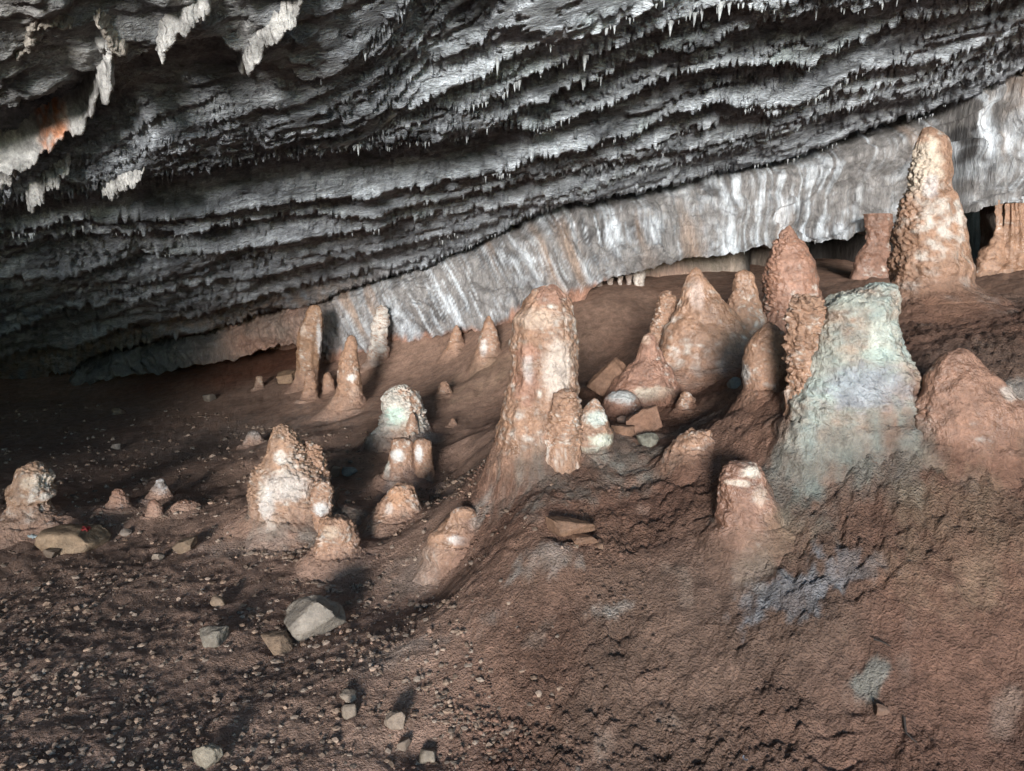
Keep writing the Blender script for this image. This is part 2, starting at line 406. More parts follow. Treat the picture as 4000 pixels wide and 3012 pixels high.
# ------------------------------------------------------------------ the bedded ceiling
CA, CB, CC = 3.7, 0.22, -0.22
def ceil_plane(X, Y): return CA + CB * X + CC * Y
def on_ceil(px, py):                   # full-size photo pixels -> point on the ceiling plane
    rx, ry, rz = ray(np.asarray(px, float) * K, np.asarray(py, float) * K)
    t = (CA - CAMZ) / (rz - CB * rx - CC * ry)
    return rx * t, ry * t
G_PX = [(-400,1700),(100,1540),(360,1420),(620,1340),(850,1310),(1000,1260),(1170,1215),(1300,1165),(1600,1070),(1800,995),(1950,930),(2060,870),(2250,790),(2400,725),(2600,680),(2900,610),(3060,545),(3300,460),(3700,370),(4000,290),(4400,190)]
gx, gy = on_ceil(*np.array(G_PX, float).T)
def G_line(X): return np.interp(X, gx, gy)
LIPS = [   # polyline, height of the step behind the lip, steepness of the face, chalkiness, fade x-range in px (None = everywhere)
    ([(-200,500),(0,470),(300,380),(600,250),(900,150),(1200,20),(1500,-100)], .05, 1.5, .2, (-900, 1000)),
    ([(-200,830),(0,800),(250,790),(420,720),(560,640),(640,540),(820,487),(1140,380),(1300,310),(1450,230),(1600,60),(1700,-80)], .42, 1.0, .25, None),
    ([(1640,400),(1730,386),(1838,360),(1933,290),(2060,235),(2155,210),(2250,160),(2395,120),(2500,75),(2600,10),(2750,-100)], .17, 3.2, 1.6, (1600, 4200)),
    ([(1340,640),(1566,510),(1711,450),(1795,475),(1870,443),(1985,392),(2120,330),(2300,262),(2500,185),(2700,100),(2840,45),(2990,62),(3080,40),(3160,5)], .11, 2.2, 1.4, (1300, 4200)),
    ([(1900,520),(2120,440),(2400,330),(2630,240),(2780,220),(2850,168),(2980,140),(3150,95),(3300,70),(3480,40),(3700,20)], .10, 2.2, .6, (1900, 4200)),
    ([(0,850),(300,815),(560,770),(680,735),(950,690),(1270,640),(1360,640),(1600,590),(1825,572),(1975,545),(2100,545),(2300,490),(2420,430),(2520,395),(2650,330),(2750,305),(2890,282),(3040,290),(3190,285),(3300,228),(3500,160),(3900,60)], .25, 2.0, .6, None),
    ([(0,960),(500,900),(900,860),(1300,800),(1530,770),(1750,740),(2000,680),(2080,635),(2190,625),(2330,590),(2500,555),(2640,480),(2790,430),(3010,440),(3150,405),(3260,365),(3360,315),(3550,300),(3680,260),(4000,150)], .21, 1.9, .65, None),
    ([(0,1010),(400,965),(800,930),(1300,880),(1550,850),(1770,820),(2000,750),(2240,720),(2400,660),(2600,580),(2740,535),(2810,520),(2900,475),(3100,440),(3300,400),(3500,360),(3700,300),(4000,210)], .17, 1.8, .6, None),
    ([(0,1120),(500,1050),(1000,980),(1500,910),(1900,850),(2200,780),(2500,650),(2760,590),(3000,530),(3200,470),(3400,420),(3640,350),(4000,240)], .18, 1.8, .45, None),
    ([(0,1330),(200,1260),(600,1180),(1000,1110),(1400,1020),(1800,930),(2100,830),(2300,765),(2600,660),(3000,548),(3300,450),(4000,275)], .12, 1.8, .35, None),
    ([(0,1430),(300,1370),(600,1290),(1000,1190),(1400,1100),(1700,1025),(2000,895),(2300,775),(2600,672),(3000,560),(3300,458),(4000,285)], .12, 1.8, .35, None),
    (G_PX, .20, 2.0, .45, None),
    ([(2250,850),(2380,792),(2600,738),(2900,675),(3050,648),(3300,560),(3550,480),(3800,420),(4000,360)], .10, 1.0, .5, (2250, 3650)),
]
def lip_Y(i, X):
    p = np.array(LIPS[i][0], float); x, y = on_ceil(p[:, 0], p[:, 1])
    o = np.argsort(x); x = x[o]; y = y[o]
    off = y - G_line(x)
    return G_line(X) + np.interp(X, x, off)
def lip_fade(i, X, Y):
    fr = LIPS[i][4]
    if fr is None: return np.ones_like(X)
    px = CX / K + FPX / K * X / np.maximum(Y, .5)
    return sstep(fr[0] - 150, fr[0] + 150, px) * (1 - sstep(fr[1] - 150, fr[1] + 150, px))
_LX = np.linspace(-30, 14, 900)
_LY = np.stack([lip_Y(i, _LX) for i in range(len(LIPS))])
for i in range(len(LIPS) - 2, -1, -1):
    fd_ = lip_fade(i, _LX, _LY[i])
    _LY[i] = _LY[i] * fd_ + (_LY[i + 1] - 0.05) * (1 - fd_)
    if i == len(LIPS) - 2:
        fd_ = lip_fade(i + 1, _LX, _LY[i + 1]); _LY[i + 1] = _LY[i + 1] * fd_ + (_LY[i] + 0.05) * (1 - fd_)
    _LY[i] = np.minimum(_LY[i], _LY[i + 1] - 0.05)
def plates(x, y, k):
    xi, yi = np.floor(x).astype(np.int32), np.floor(y).astype(np.int32)
    best = np.full(x.shape, 9.0, np.float32); val = np.zeros(x.shape, np.float32); tx = np.zeros(x.shape, np.float32); ty = np.zeros(x.shape, np.float32)
    for a in (-1, 0, 1):
        for b in (-1, 0, 1):
            r = _rnd[_h(xi + a, yi + b, k)]
            dx, dy = xi + a + r[..., 0] - x, yi + b + r[..., 1] - y
            d = dx * dx + dy * dy; m = d < best
            best = np.where(m, d, best); val = np.where(m, r[..., 2], val); tx = np.where(m, dx, tx); ty = np.where(m, dy, ty)
    return val + (val - .5) * 1.2 * tx + .7 * (_rnd[(val * 255).astype(int) & 255][..., 0] - .1) * ty
def warp(X, Y):
    return (0.028 * fbm(X * 1.1, Y * 1.1, 6.0, 3) + 0.018 * perlin(X * 6, Y * 3, 1.5) + 0.016 * perlin(X * 15, Y * 6, 2.5) + 0.010 * perlin(X * 34, Y * 12, 3.5))

def ceiling(X, Y):
    """height, chalk amount and position within the bed for points of the ceiling"""
    X = np.asarray(X, np.float32); Y = np.asarray(Y, np.float32)
    Yq = Y + warp(X, Y)
    base = ceil_plane(X, Y)
    up = np.zeros_like(X); chalk = np.zeros_like(X); wl = np.zeros_like(X)
    prev = np.full_like(X, -3.0)
    for i, L in enumerate(LIPS):
        ly = np.interp(X, _LX, _LY[i]).astype(np.float32)
        fd = lip_fade(i, X, Y)
        gap = np.maximum(ly - prev, 0.02)
        t = (Yq - prev) / gap
        ins = (t >= 0) & (t < 1)
        am = np.minimum(L[1], 0.55 * gap) * (0.55 + 0.8 * sstep(-0.4, 0.5, perlin(X * 0.5, i * 3.7, 0.5))) * fd
        tc = np.clip(t, 0, 1)
        up = np.where(ins, am * (1 - tc ** L[2]), up)
        ck = L[3] * fd * (.55 * np.exp(-(1 - tc) * gap / (0.20 if L[3] < .9 else 0.45)) + .75 * np.exp(-(1 - tc) * gap / .045))
        chalk = np.where(ins, ck, chalk)
        wl = np.where(ins, i + tc, wl)
        prev = ly
    past = Yq >= prev
    up = np.where(past, 0.20 + 0 * up, up)
    wl = np.where(past, len(LIPS), wl)
    # thin laminae inside each bed
    rgh = sstep(-0.6, -1.3, X - 0.25 * (Y - 4)) * (1 - sstep(3.9, 4.6, Y - 0.1 * X))       # the rough block near the mouth
    for k, (fr, amp) in enumerate([(3.3, .060), (7.7, .034), (17.0, .018)]):
        ph = wl * fr + 0.22 * fbm(X * 1.3, Y * 1.5, 11.0 + k, 4)
        s = ph - np.floor(ph)
        msk = sstep(-0.35, 0.25, perlin(X * 1.1 + k * 9, Y * 1.9, 20.0 + k) + .25 * perlin(X * 4, Y * 9, 40.0 + k))
        up = up + amp * (1 - s ** 1.6) * msk * (1 - 0.75 * rgh)
        chalk = chalk + 0.35 * msk * (s > .8) * sstep(.0, .5, perlin(X * 4, Y * 4, 9.0 + k)) * (0.6 if k < 2 else .3)
    pw = .25 * fbm(X * 2.1, Y * 2.1, 51.0, 3)
    up = up + 0.024 * plates(X * 1.15 + pw, Y * 2.6 + X * .35 + pw, 7) + 0.014 * plates(X * 3.1 + pw * 2, Y * 6.4 + X * .8 + pw * 2, 9)
    up = up + 0.020 * fbm(X * 2.5, Y * 9, 4.0, 4) + 0.010 * fbm(X * 10, Y * 34, 7.0, 3) * (1 - rgh)
    q = 0.034 * (0.8 + 0.5 * sstep(-.4, .4, perlin(X * .6, Y * .6, 81.0)))
    uu = (up + 0.016 * fbm(X * 5, Y * 7, 82.0, 4) + 0.007 * perlin(X * 38, Y * 38, 83.0)) / q
    ufl = np.floor(uu); upq = q * (ufl + sstep(.72, 1.0, uu - ufl))
    up = up + (upq - up) * 0.9 * (1 - rgh)
    chalk = chalk + .28 * sstep(.55, .72, uu - ufl) * (1 - sstep(.98, 1.0, uu - ufl)) * sstep(-.1, .4, perlin(X * 1.7, Y * 2.5, 84.0)) * (1 - rgh)
    up = up + rgh * (0.040 * fbm(X * 4.5, Y * 6, 14.0, 4) + 0.035 * (np.abs(perlin(X * 3.2, Y * 4.2, 17.0))))
    return base + up, chalk, rgh, wl

def hit_ceil(px, py):
    px = np.atleast_1d(np.asarray(px, float)); py = np.atleast_1d(np.asarray(py, float))
    rx, ry, rz = ray(px * K, py * K)
    ts = np.linspace(1.4, 7, 170)[None, :]
    zc = ceiling(rx[:, None] * ts, ry[:, None] * ts)[0]
    k = np.argmax(CAMZ + rz[:, None] * ts > zc, axis=1)
    t = ts[0, k]
    return rx * t, ry * t
caz = np.radians(np.concatenate([np.linspace(-150, -39, 70)[:-1], np.linspace(-39, 39, 810), np.linspace(39, 150, 55)[1:]]))
cr = np.concatenate([np.linspace(0.05, 1.9, 16)[:-1], 1.0 / np.linspace(1 / 1.9, 1 / 11.5, 490), np.geomspace(11.8, 30, 26)])
R, A = np.meshgrid(cr, caz, indexing='ij')
R = np.minimum(R, np.where(np.cos(A) < -.02, 1.8 / np.maximum(-np.cos(A), .02), 99.0))
X, Y = (R * np.sin(A)).astype(np.float32), (R * np.cos(A)).astype(np.float32)
Z, chalk, rgh, wl = ceiling(X, Y)
n1 = fbm(X * 2.2, Y * 3.5, 1.0, 4); n2 = fbm(X * 7, Y * 16, 2.0, 3)
COOL = np.array([.93, .985, 1.06])
ckm = np.clip(chalk * (1.1 + 1.3 * n1) + 0.40 * sstep(0.0, 0.7, n2) * sstep(-2, 2.0, X) + 0.12, 0, 1)
ckm *= 0.35 + 0.65 * sstep(-3.5, 1.5, X + 0.3 * (5 - Y))  # dimmer light towards the far left, painted by cutting back the chalk
cc = lerp(np.array([.10,.10,.105]), np.array([0.29, 0.285, 0.29]), np.clip(0.5 + 0.8 * n1, 0, 1))
cc = lerp(cc, np.array([0.78, 0.79, 0.79]), ckm)
cc = lerp(cc, np.array([0.42, 0.38, 0.34]), rgh * np.clip(.55 + .6 * n1, 0, 1))
brn = sstep(7.8, 8.8, Y) * sstep(-0.8, -2.2, X)
cc = lerp(cc, np.array([0.26, 0.18, 0.13]), brn * np.clip(.5 + n2, 0, .8))
grn = sstep(0.35, 0.7, fbm(X * 1.6, Y * 1.6, 31.0, 3)) * ckm
cc = lerp(cc, np.array([0.50, 0.56, 0.50]), grn * .6)
cc = cc * COOL
ceil = mesh_np('cave_ceiling', np.stack([X, Y, Z], -1), grid_faces(*X.shape)[:, ::-1], M_ceil, cols=cc.reshape(-1, 3),
               grain=(0.8 + 0.5 * rgh).ravel())
tag(ceil, 'grey bedded limestone ceiling of overlapping ledges sloping down to the back', 'cave ceiling', kind='structure')

# ------------------------------------------------------------------ the flowstone wall
bot = np.array([(-400,1650),(100,1560),(300,1500),(560,1455),(750,1432),(880,1410),(1000,1378),(1160,1340),(1220,1420),(1300,1440),(1480,1400),(1600,1335),(2000,1270),(2260,1210),
                (2310,1120),(2480,1062),(2700,1012),(2830,990),(2960,965),(3000,975),(3100,955),(3180,945),(3300,935),(3370,905),(3395,935),(3480,905),(3600,865),(3720,840),(3870,808),(3900,800),(4000,800),(4500,770)], float)
WPX = np.linspace(-300, 4420, 760)
def ceil_last_Y(X):
    g = G_line(X)
    h = np.interp(X, _LX, _LY[-1])
    px = CX / K + FPX / K * X / g
    return np.where((px > 2250) & (px < 3650), np.maximum(g, h), g)
wY = np.zeros_like(WPX)
gpx_x = np.interp(WPX, np.array(G_PX)[:, 0], gx)
wYtop = ceil_last_Y(gpx_x) + 0.16
ker = np.hanning(61); ker /= ker.sum()
wYtop = np.convolve(np.pad(wYtop, 30, mode='edge'), ker, 'valid')
nt_ = 150
Tt = np.linspace(0, 1, nt_)
bpy_ = np.interp(WPX, bot[:, 0], bot[:, 1]) + 16 * perlin(WPX * .011, 0.5, .5) + 12 * perlin(WPX * .037, 1.5, .5) + 9 * perlin(WPX * .11, 2.5, .5)
Xb, _, Zb = at_Y(WPX * K, bpy_ * K, wYtop)
Ztop = ceil_plane(Xb, wYtop) + 0.45
hgt = Ztop - Zb
Wx = np.repeat(Xb[:, None], nt_, 1); Wz = Zb[:, None] + hgt[:, None] * Tt[None, :]
Wy = np.repeat(wYtop[:, None], nt_, 1)
lean = 0.55                                                        # flow streaks lean down to the right
fl = Wx + lean * (Wz - 1.5) * sstep(3.0, -1.0, Wx) + 0.05 * fbm(Wx * 1.2, Wz * 1.2, 2.0, 3)
flute = (0.08 * np.abs(perlin(fl * 1.9, Wz * .35, 1.0)) ** .7 + 0.05 * np.abs(perlin(fl * 5.5, Wz * .5, 2.0)) ** .7 + 0.036 * np.abs(perlin(fl * 13, Wz * .8, 3.0)) ** .8 + 0.016 * np.abs(perlin(fl * 31, Wz * 1.2, 4.0)))
bulge = 0.06 * np.sin(np.pi * np.clip(Tt * 1.1, 0, 1))[None, :] ** 1.0
crk = np.abs(perlin(fl * 1.35 + .25 * perlin(Wx * 3, Wz * 3, 7.), Wz * .55, 33.0))
Wy = Wy + 0.07 * (1 - sstep(0, .07, crk)) * sstep(-.2, .3, perlin(Wx * .9, Wz * 1.2, 35.0)) - flute * 1.5 - bulge + 0.20 * fbm(Wx * 1.1, Wz * 1.5, 9.0, 3) + 0.035 * fbm(Wx * 6, Wz * 5, 12., 4) + 0.09 * plates(Wx * 1.5 + .5 * Wz + .4 * fbm(Wx * 2, Wz * 2, 61., 3), Wz * 1.6 + .3 * fbm(Wx * 2, Wz * 2, 62., 3), 13) + 0.03 * plates(Wx * 5 + .5 * Wz + .4 * fbm(Wx * 4, Wz * 4, 63., 2), Wz * 4.5, 17)
Wy = Wy + 0.35 * sstep(-0.16, 0.25, Wz - ceil_plane(Wx, Wy))          # the top leans back into the roof
# the lower edge curls back under
ncurl = 26
q = np.linspace(1, 0, ncurl)[:-1]
curlx = np.repeat(Xb[:, None], ncurl - 1, 1)
back = (q ** 1.5)
cy = Wy[:, :1] + back[None, :] * 1.25
cz = Wz[:, :1] + back[None, :] * 0.25 - 0.02 * np.sin(np.pi * q)[None, :]
# columns that reach the floor need no curl: drop it below ground
WX = np.concatenate([curlx, Wx], 1); WY = np.concatenate([cy, Wy], 1); WZ = np.concatenate([cz, Wz], 1)
flc = np.concatenate([np.repeat(fl[:, :1], ncurl - 1, 1), fl], 1)
st = fbm(flc * 6.5, WZ * .8, 21.0, 4); st2 = perlin(flc * 23, WZ * 1.3, 22.0) + .9 * perlin(flc * 47, WZ * 2.2, 23.0) + .5 * fbm(WX * 9, WZ * 9, 41., 3); st3 = fbm(WX * 1.6, WZ * 2.2, 24.0, 5)
wc = lerp(np.array([0.24, 0.22, 0.205]), np.array([0.085, 0.078, 0.075]), sstep(-.1, .6, st3 + .5 * st2))
sk = sstep(-.55, .1, fbm(WX * 1.0, WZ * 1.1, 71., 3))
bright = np.clip(0.10 + sk * (1.15 * st + 1.0 * st2) + (1 - sk) * .7 * fbm(WX * 6, WZ * 6, 72., 5) + 0.55 * st3, 0, 1)
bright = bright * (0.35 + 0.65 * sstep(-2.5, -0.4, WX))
wc = lerp(wc, np.array([0.62, 0.635, 0.645]), bright * .95)
wc = wc * np.array([.96, .985, 1.03])
wc = lerp(wc, np.array([0.34, 0.21, 0.13]), 0.5 * sstep(.3, .8, fbm(flc * 3, WZ * .4, 27.0, 3)) )
mudline = floor_base(WX, WY - 0.1) + 0.10 + 0.10 * perlin(WX * 5, 0, .5) + .08 * perlin(WX * 17, 0, .5)
wc = lerp(wc, MUD, (1 - sstep(-.02, .10, WZ - mudline)) * (WX > -2.6))
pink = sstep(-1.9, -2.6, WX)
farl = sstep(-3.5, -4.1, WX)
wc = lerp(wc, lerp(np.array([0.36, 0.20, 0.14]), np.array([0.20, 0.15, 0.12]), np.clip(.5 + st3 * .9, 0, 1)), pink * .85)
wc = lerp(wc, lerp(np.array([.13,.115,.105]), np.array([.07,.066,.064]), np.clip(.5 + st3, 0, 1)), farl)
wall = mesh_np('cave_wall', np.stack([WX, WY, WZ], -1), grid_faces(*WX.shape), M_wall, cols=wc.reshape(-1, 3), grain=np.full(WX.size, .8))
tag(wall, 'grey and white streaked flowstone wall hanging below the ceiling', 'cave wall', kind='structure')

# hollow behind the wall, and the closed flank off to the side
hx = np.linspace(-8.5, 6.2, 420); ht = np.linspace(0, 1, 90)
HX, HT = np.meshgrid(hx, ht, indexing='ij')
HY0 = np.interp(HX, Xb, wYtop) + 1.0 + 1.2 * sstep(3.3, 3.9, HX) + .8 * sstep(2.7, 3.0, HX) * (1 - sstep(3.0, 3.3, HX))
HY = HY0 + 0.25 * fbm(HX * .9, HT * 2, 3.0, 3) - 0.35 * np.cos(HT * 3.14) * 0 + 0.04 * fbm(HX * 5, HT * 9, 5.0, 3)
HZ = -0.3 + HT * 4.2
hshade = sstep(3.2, 3.5, HX) + sstep(2.55, 2.75, HX) * (1 - sstep(2.95, 3.1, HX))
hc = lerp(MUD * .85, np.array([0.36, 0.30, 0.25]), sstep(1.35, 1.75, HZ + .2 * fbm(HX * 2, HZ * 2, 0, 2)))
hc = lerp(hc, np.array([.03, .025, .022]), np.clip(hshade, 0, 1))  # unlit depth of the openings painted near-black into the rock colour
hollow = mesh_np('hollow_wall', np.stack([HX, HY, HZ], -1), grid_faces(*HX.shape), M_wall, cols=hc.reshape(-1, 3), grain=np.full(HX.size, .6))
tag(hollow, 'brown rear wall of the low hollow under the flowstone', 'cave wall', kind='structure')
sp = np.array([(4.75, 7.6), (4.9, 6.4), (5.6, 4.8), (6.4, 2.5), (6.9, 0), (7.2, -2)], float)
su = np.linspace(0, 5, 160); sz = np.linspace(0, 1, 70)
SX = np.interp(su, range(6), sp[:, 0])[:, None] + 0 * sz; SY = np.interp(su, range(6), sp[:, 1])[:, None] + 0 * sz
SZ = 0.2 + 5.6 * sz[None, :] + 0 * SX
SX = SX + 0.25 * fbm(SY * .8, SZ * .8, 2.0, 4) + .05 * np.abs(perlin(SY * 4, SZ * .6, 1.0))
flank = mesh_np('side_wall', np.stack([SX, SY, SZ], -1), grid_faces(*SX.shape), M_wall, cols=np.broadcast_to(np.array([.2, .17, .15]), (SX.size, 3)), grain=np.full(SX.size, .8))
tag(flank, 'grey rock flank closing the cave beyond the slope', 'cave wall', kind='structure')

lp = np.array([(-4.3, -5.0), (-4.5, -2.0), (-4.7, 1.0), (-5.0, 3.0), (-6.5, 4.6), (-10.0, 5.5), (-15.0, 5.5)], float)  # added flank out of view, keeps the sun off the far-left corner
lu = np.linspace(0, 6, 150)
SX = np.interp(lu, range(7), lp[:, 0])[:, None] + 0 * sz; SY = np.interp(lu, range(7), lp[:, 1])[:, None] + 0 * sz
SZ = -0.3 + 3.9 * sz[None, :] + 0 * SX
SX = SX + 0.2 * fbm(SY * .8, SZ * .8, 12.0, 4); SY = SY + 0.2 * fbm(SX * .8, SZ * .8, 13.0, 3)
shade_flank = mesh_np('side_wall', np.stack([SX, SY, SZ], -1), grid_faces(*SX.shape), M_wall, cols=np.broadcast_to(np.array([.16, .14, .13]), (SX.size, 3)), grain=np.full(SX.size, .8))
tag(shade_flank, 'grey rock flank added out of view to shade the far-left corner', 'cave wall', kind='structure')
# ------------------------------------------------------------------ stalagmites
PXS = 1.0 / FPX
def stal(name, label, prof, base, ratio=0.85, lump=0.05, pop=0.0, popside=0, ribs=0.0, rings=0.0, white=0.25, green=0.0, mud=None, seed=1,
         group=None, parent=None, Y=None, cat='stalagmite', sink=0.40, flare=1.25, mottle=2.2, patches=(), hang=False, wcol=None, dens=1.0, gr=0.8, skirt=.28, apron=.9, square=1.0):
    mud = np.array([.315,.182,.118]) if mud is None else mud
    wcol = WHITE if wcol is None else wcol
    P = np.array(prof, float)
    lastw = P[-1, 2] - P[-1, 1]
    if Y is None:
        xf, yf, zf = hit_floor(*base)
        Yc = yf + 0.5 * ratio * 0.5 * lastw * PXS * yf
    else:
        Yc = Y
    wpx = (P[:, 2] - P[:, 1]).max(); hpx = P[-1, 0] - P[0, 0]
    nth = int(np.clip(wpx * 0.75 * dens, 34, 120)); nz = int(np.clip(hpx * 0.5 * dens + 14, 28, 140))
    tt = np.linspace(0, 1, nz) ** 1.25
    pyv = P[0, 0] + tt * hpx
    lv = np.interp(pyv, P[:, 0], P[:, 1]); rv = np.interp(pyv, P[:, 0], P[:, 2])
    def sm(a):
        k = np.array([1, 2, 3, 2, 1.]); k /= k.sum()
        b = np.convolve(np.pad(a, 2, mode='edge'), k, 'valid'); b[0] = a[0]; return b
    lv, rv = sm(sm(lv)), sm(sm(rv))
    xl, _, zz = at_Y(lv, pyv, Yc); xr, _, _ = at_Y(rv, pyv, Yc)
    cxv, rad = (xl + xr) / 2, (xr - xl) / 2
    fz = float(floor_base(cxv[-1:], np.array([Yc]))[0])
    grounded = (not hang) and parent is None and Y is None
    if grounded:
        hh_ = np.maximum(zz - (fz - .02), 0)
        rad = rad + skirt * rad[-1] * np.exp(-hh_ / (.16 * max(np.ptp(zz), .12)))
    th = np.linspace(0, 2 * np.pi, nth, endpoint=False)
    ct, sn_ = np.sign(np.cos(th)) * np.abs(np.cos(th)) ** square, np.sign(np.sin(th)) * np.abs(np.sin(th)) ** square
    X = cxv[:, None] + rad[:, None] * ct; Yy = Yc + ratio * rad[:, None] * sn_; Zz = np.repeat(zz[:, None], nth, 1)
    ne = 0
    if not hang:
        ne = 16
        e = np.linspace(0, 1, ne + 1)[1:][:, None]
        if grounded:                                                 # an apron that runs out along the ground
            wob = 1 + .35 * fbm(np.cos(th) * 1.7 + seed, np.sin(th) * 1.7, .5, 2)[None, :]
            ext = apron * e * wob
            ax_ = X[-1:] + rad[-1] * ext * ct; ay_ = Yy[-1:] + rad[-1] * ratio * ext * sn_
            g0 = floor_base(X[-1], Yy[-1]); ge = floor_base(ax_, ay_)
            az_ = ge + np.maximum(Zz[-1] - g0, .0)[None] * (1 - e) ** 2.2 + .012 * (1 - e) - .020 * e ** 2
            az_ = np.where(Zz[-1][None] < g0[None], np.minimum(Zz[-1][None] - .02 * e, ge - .01), az_)
        else:
            zend = min(fz, zz[-1]) - sink
            ax_ = cxv[-1] + rad[-1] * (1 + (flare - 1) * e) * ct; ay_ = Yc + ratio * rad[-1] * (1 + (flare - 1) * e) * sn_; az_ = zz[-1] + (zend - zz[-1]) * e + 0 * ax_
        X = np.concatenate([X, ax_]); Yy = np.concatenate([Yy, ay_]); Zz = np.concatenate([Zz, az_])
        rad = np.concatenate([rad, np.full(ne, rad[-1])]); cxv = np.concatenate([cxv, np.full(ne, cxv[-1])])
    V = np.stack([X, Yy, Zz], -1)
    du = np.gradient(V, axis=0); dv = np.roll(V, -1, 1) - np.roll(V, 1, 1)
    Nn = np.cross(du, dv); Nn /= np.maximum(np.linalg.norm(Nn, axis=-1, keepdims=True), 1e-9)
    if (Nn[:, :, 0] * np.cos(th)).mean() < 0: Nn = -Nn
    sc_ = max(rad.max(), 0.02); sd = seed * 7.31
    fq = 1.0 / sc_
    d = lump * sc_ * (1.4 * fbm(X * fq * .8 + sd, Yy * fq * .8, Zz * fq * .8, 3) + .5 * fbm(X * fq * 3 + sd, Yy * fq * 3, Zz * fq * 3, 3))
    d = d + .028 * sc_ * fbm(X * fq * 6 + sd, Yy * fq * 6, Zz * fq * 4, 3) + .020 * sc_ * (np.abs(perlin(np.cos(th) * 5.3 + sd, np.sin(th) * 5.3, Zz * fq * .35)) - .3) + .014 * sc_ * np.sin(Zz * fq * 13 + 3 * fbm(X * fq * 1.5 + sd, Yy * fq * 1.5, Zz * fq, 2))
    if ribs: d = d + ribs * sc_ * np.abs(perlin(np.cos(th) * 3.1 + sd, np.sin(th) * 3.1, Zz * .8))
    if rings: d = d + rings * sc_ * np.sin(Zz / sc_ * 9 + 2.5 * fbm(X * fq + sd, Yy * fq, Zz * fq, 2))
    if pop:
        cs = 1.0 / 0.022
        w = worley((X + sd) * cs, Yy * cs, Zz * cs); w2 = worley((X + sd) * cs * 2.1, Yy * cs * 2.1, Zz * cs * 2.1)
        msk = sstep(.3 if popside else -.15, .7 if popside else .25, fbm(X * fq * 1.3 + sd, Yy * fq * 1.3, Zz * fq * 1.3, 2) + popside * (-np.cos(th)) * .8 + (0 if popside else .2))
        d = d + pop * msk * ((0.75 - w) * 0.030 + (0.6 - w2) * 0.010)
    topf = np.minimum(1, rad / (0.35 * sc_))[:, None] * .85 + .15
    if ne: topf[-ne:] *= np.linspace(1, 0, ne)[:, None] ** .7
    V = V + Nn * (d * topf)[..., None]
    top = V[0].mean(0)[None]
    V2 = np.concatenate([V[1:].reshape(-1, 3), top])
    F = grid_faces(nz - 1 + ne, nth, True)
    nq = len(V2) - 1
    cap = np.stack([np.full(nth, nq), (np.arange(nth) + 1) % nth, np.arange(nth), np.full(nth, nq)], -1)
    Xc, Yv, Zc = V2[:, 0], V2[:, 1], V2[:, 2]
    m1 = fbm(Xc * mottle * fq * .5 + sd, Yv * mottle * fq * .5, Zc * mottle * fq * .4, 4); m2 = fbm(Xc * fq * 5 + sd, Yv * fq * 5, Zc * fq * 7, 3)
    wt = sstep(.86 - white, 1.5 - white, .5 + .55 * m1 + .60 * m2)
    col = lerp(mud * np.array([1, 1, 1]), mud * .74, np.clip(.4 + m2, 0, 1))
    col = lerp(col, wcol, wt * .72)
    if green: col = lerp(col, GREEN, np.clip(green * (.75 + .8 * m1 + .4 * m2), 0, 1))
    for (px, py, ax, ay, c, s_) in patches:
        qx, _, qz = at_Y(px, py, Yc - ratio * sc_ * .6)
        dd = np.sqrt(((Xc - qx) / (ax * PXS * Yc)) ** 2 + ((Zc - qz) / (ay * PXS * Yc)) ** 2) + .4 * m2
        col = lerp(col, np.array(c), s_ * (1 - sstep(.6, 1.25, dd)))
    gcol = np.full(len(V2), gr); kf = None
    if grounded:
        hgt_ = Zc - floor_base(Xc, Yv); kf = 1 - sstep(.0, .10 + .22 * np.ptp(zz), hgt_ + .05 * m1)
        kf[: (nz - 1) * nth // 3] *= 0
        kf = np.maximum(kf ** 1.3, 0); kf[-1] = 0
        if ne: kf[(nz - 1) * nth:-1] = np.maximum(kf[(nz - 1) * nth:-1], np.repeat(np.linspace(.5, 1, ne), nth))
        col = lerp(col, floor_color(Xc, Yv), kf); gcol = gr + (1.0 - gr) * kf
    org = (float(cxv[-1]), float(Yc), float(min(fz, zz[-1])))
    # quads plus a fan at the tip, stored as triangles for the fan
    me_F = np.concatenate([F[:, [0, 1, 2]], F[:, [0, 2, 3]], cap[:, :3]])
    o = mesh_np(name, V2, me_F, M_stal, parent=parent, cols=col, grain=gcol, origin=org, earth=sstep(.3, .95, kf) if grounded else None)
    if parent is None: tag(o, label, cat, group)
    elif label: o['label'] = label
    return o

GA = 'stalagmites growing from the cave floor'
W8 = WHITE
s1 = stal('stalagmite', 'tallest knobbly brown stalagmite with a pale shaft, beside the black opening on the right', [(274,2007,2008),(279,1993,2022),(290,1986,2036),(303,1982,2044),(330,1978,2050),(370,1971,2052),(408,1966,2052),(450,1952,2063),(500,1940,2071),(555,1941,2081),(585,1944,2084),(616,1946,2080),(634,1947,2094),(648,1940,2125),(662,1930,2150)],
     (2030,672), .9, .05, pop=1.0, popside=1, white=.34, seed=3, group=GA, dens=1.25, patches=[(2025,350,32,60,(.60,.50,.40),.85),(2005,285,25,14,(.42,.24,.16),.9),(2035,395,14,25,(.55,.50,.50),.6)])
stal('stalagmite', 'pointed brown cone with wet sheen below the hanging flowstone wall', [(486,1705,1706),(492,1697,1712),(502,1688,1717),(533,1672,1741),(570,1656,1757),(602,1652,1763),(625,1656,1762),(652,1664,1770),(675,1672,1772)],
     (1715,690), .9, .035, pop=.9, popside=1, white=.16, seed=5, group=GA, mud=MUD*1.12, dens=1.3, gr=.5)
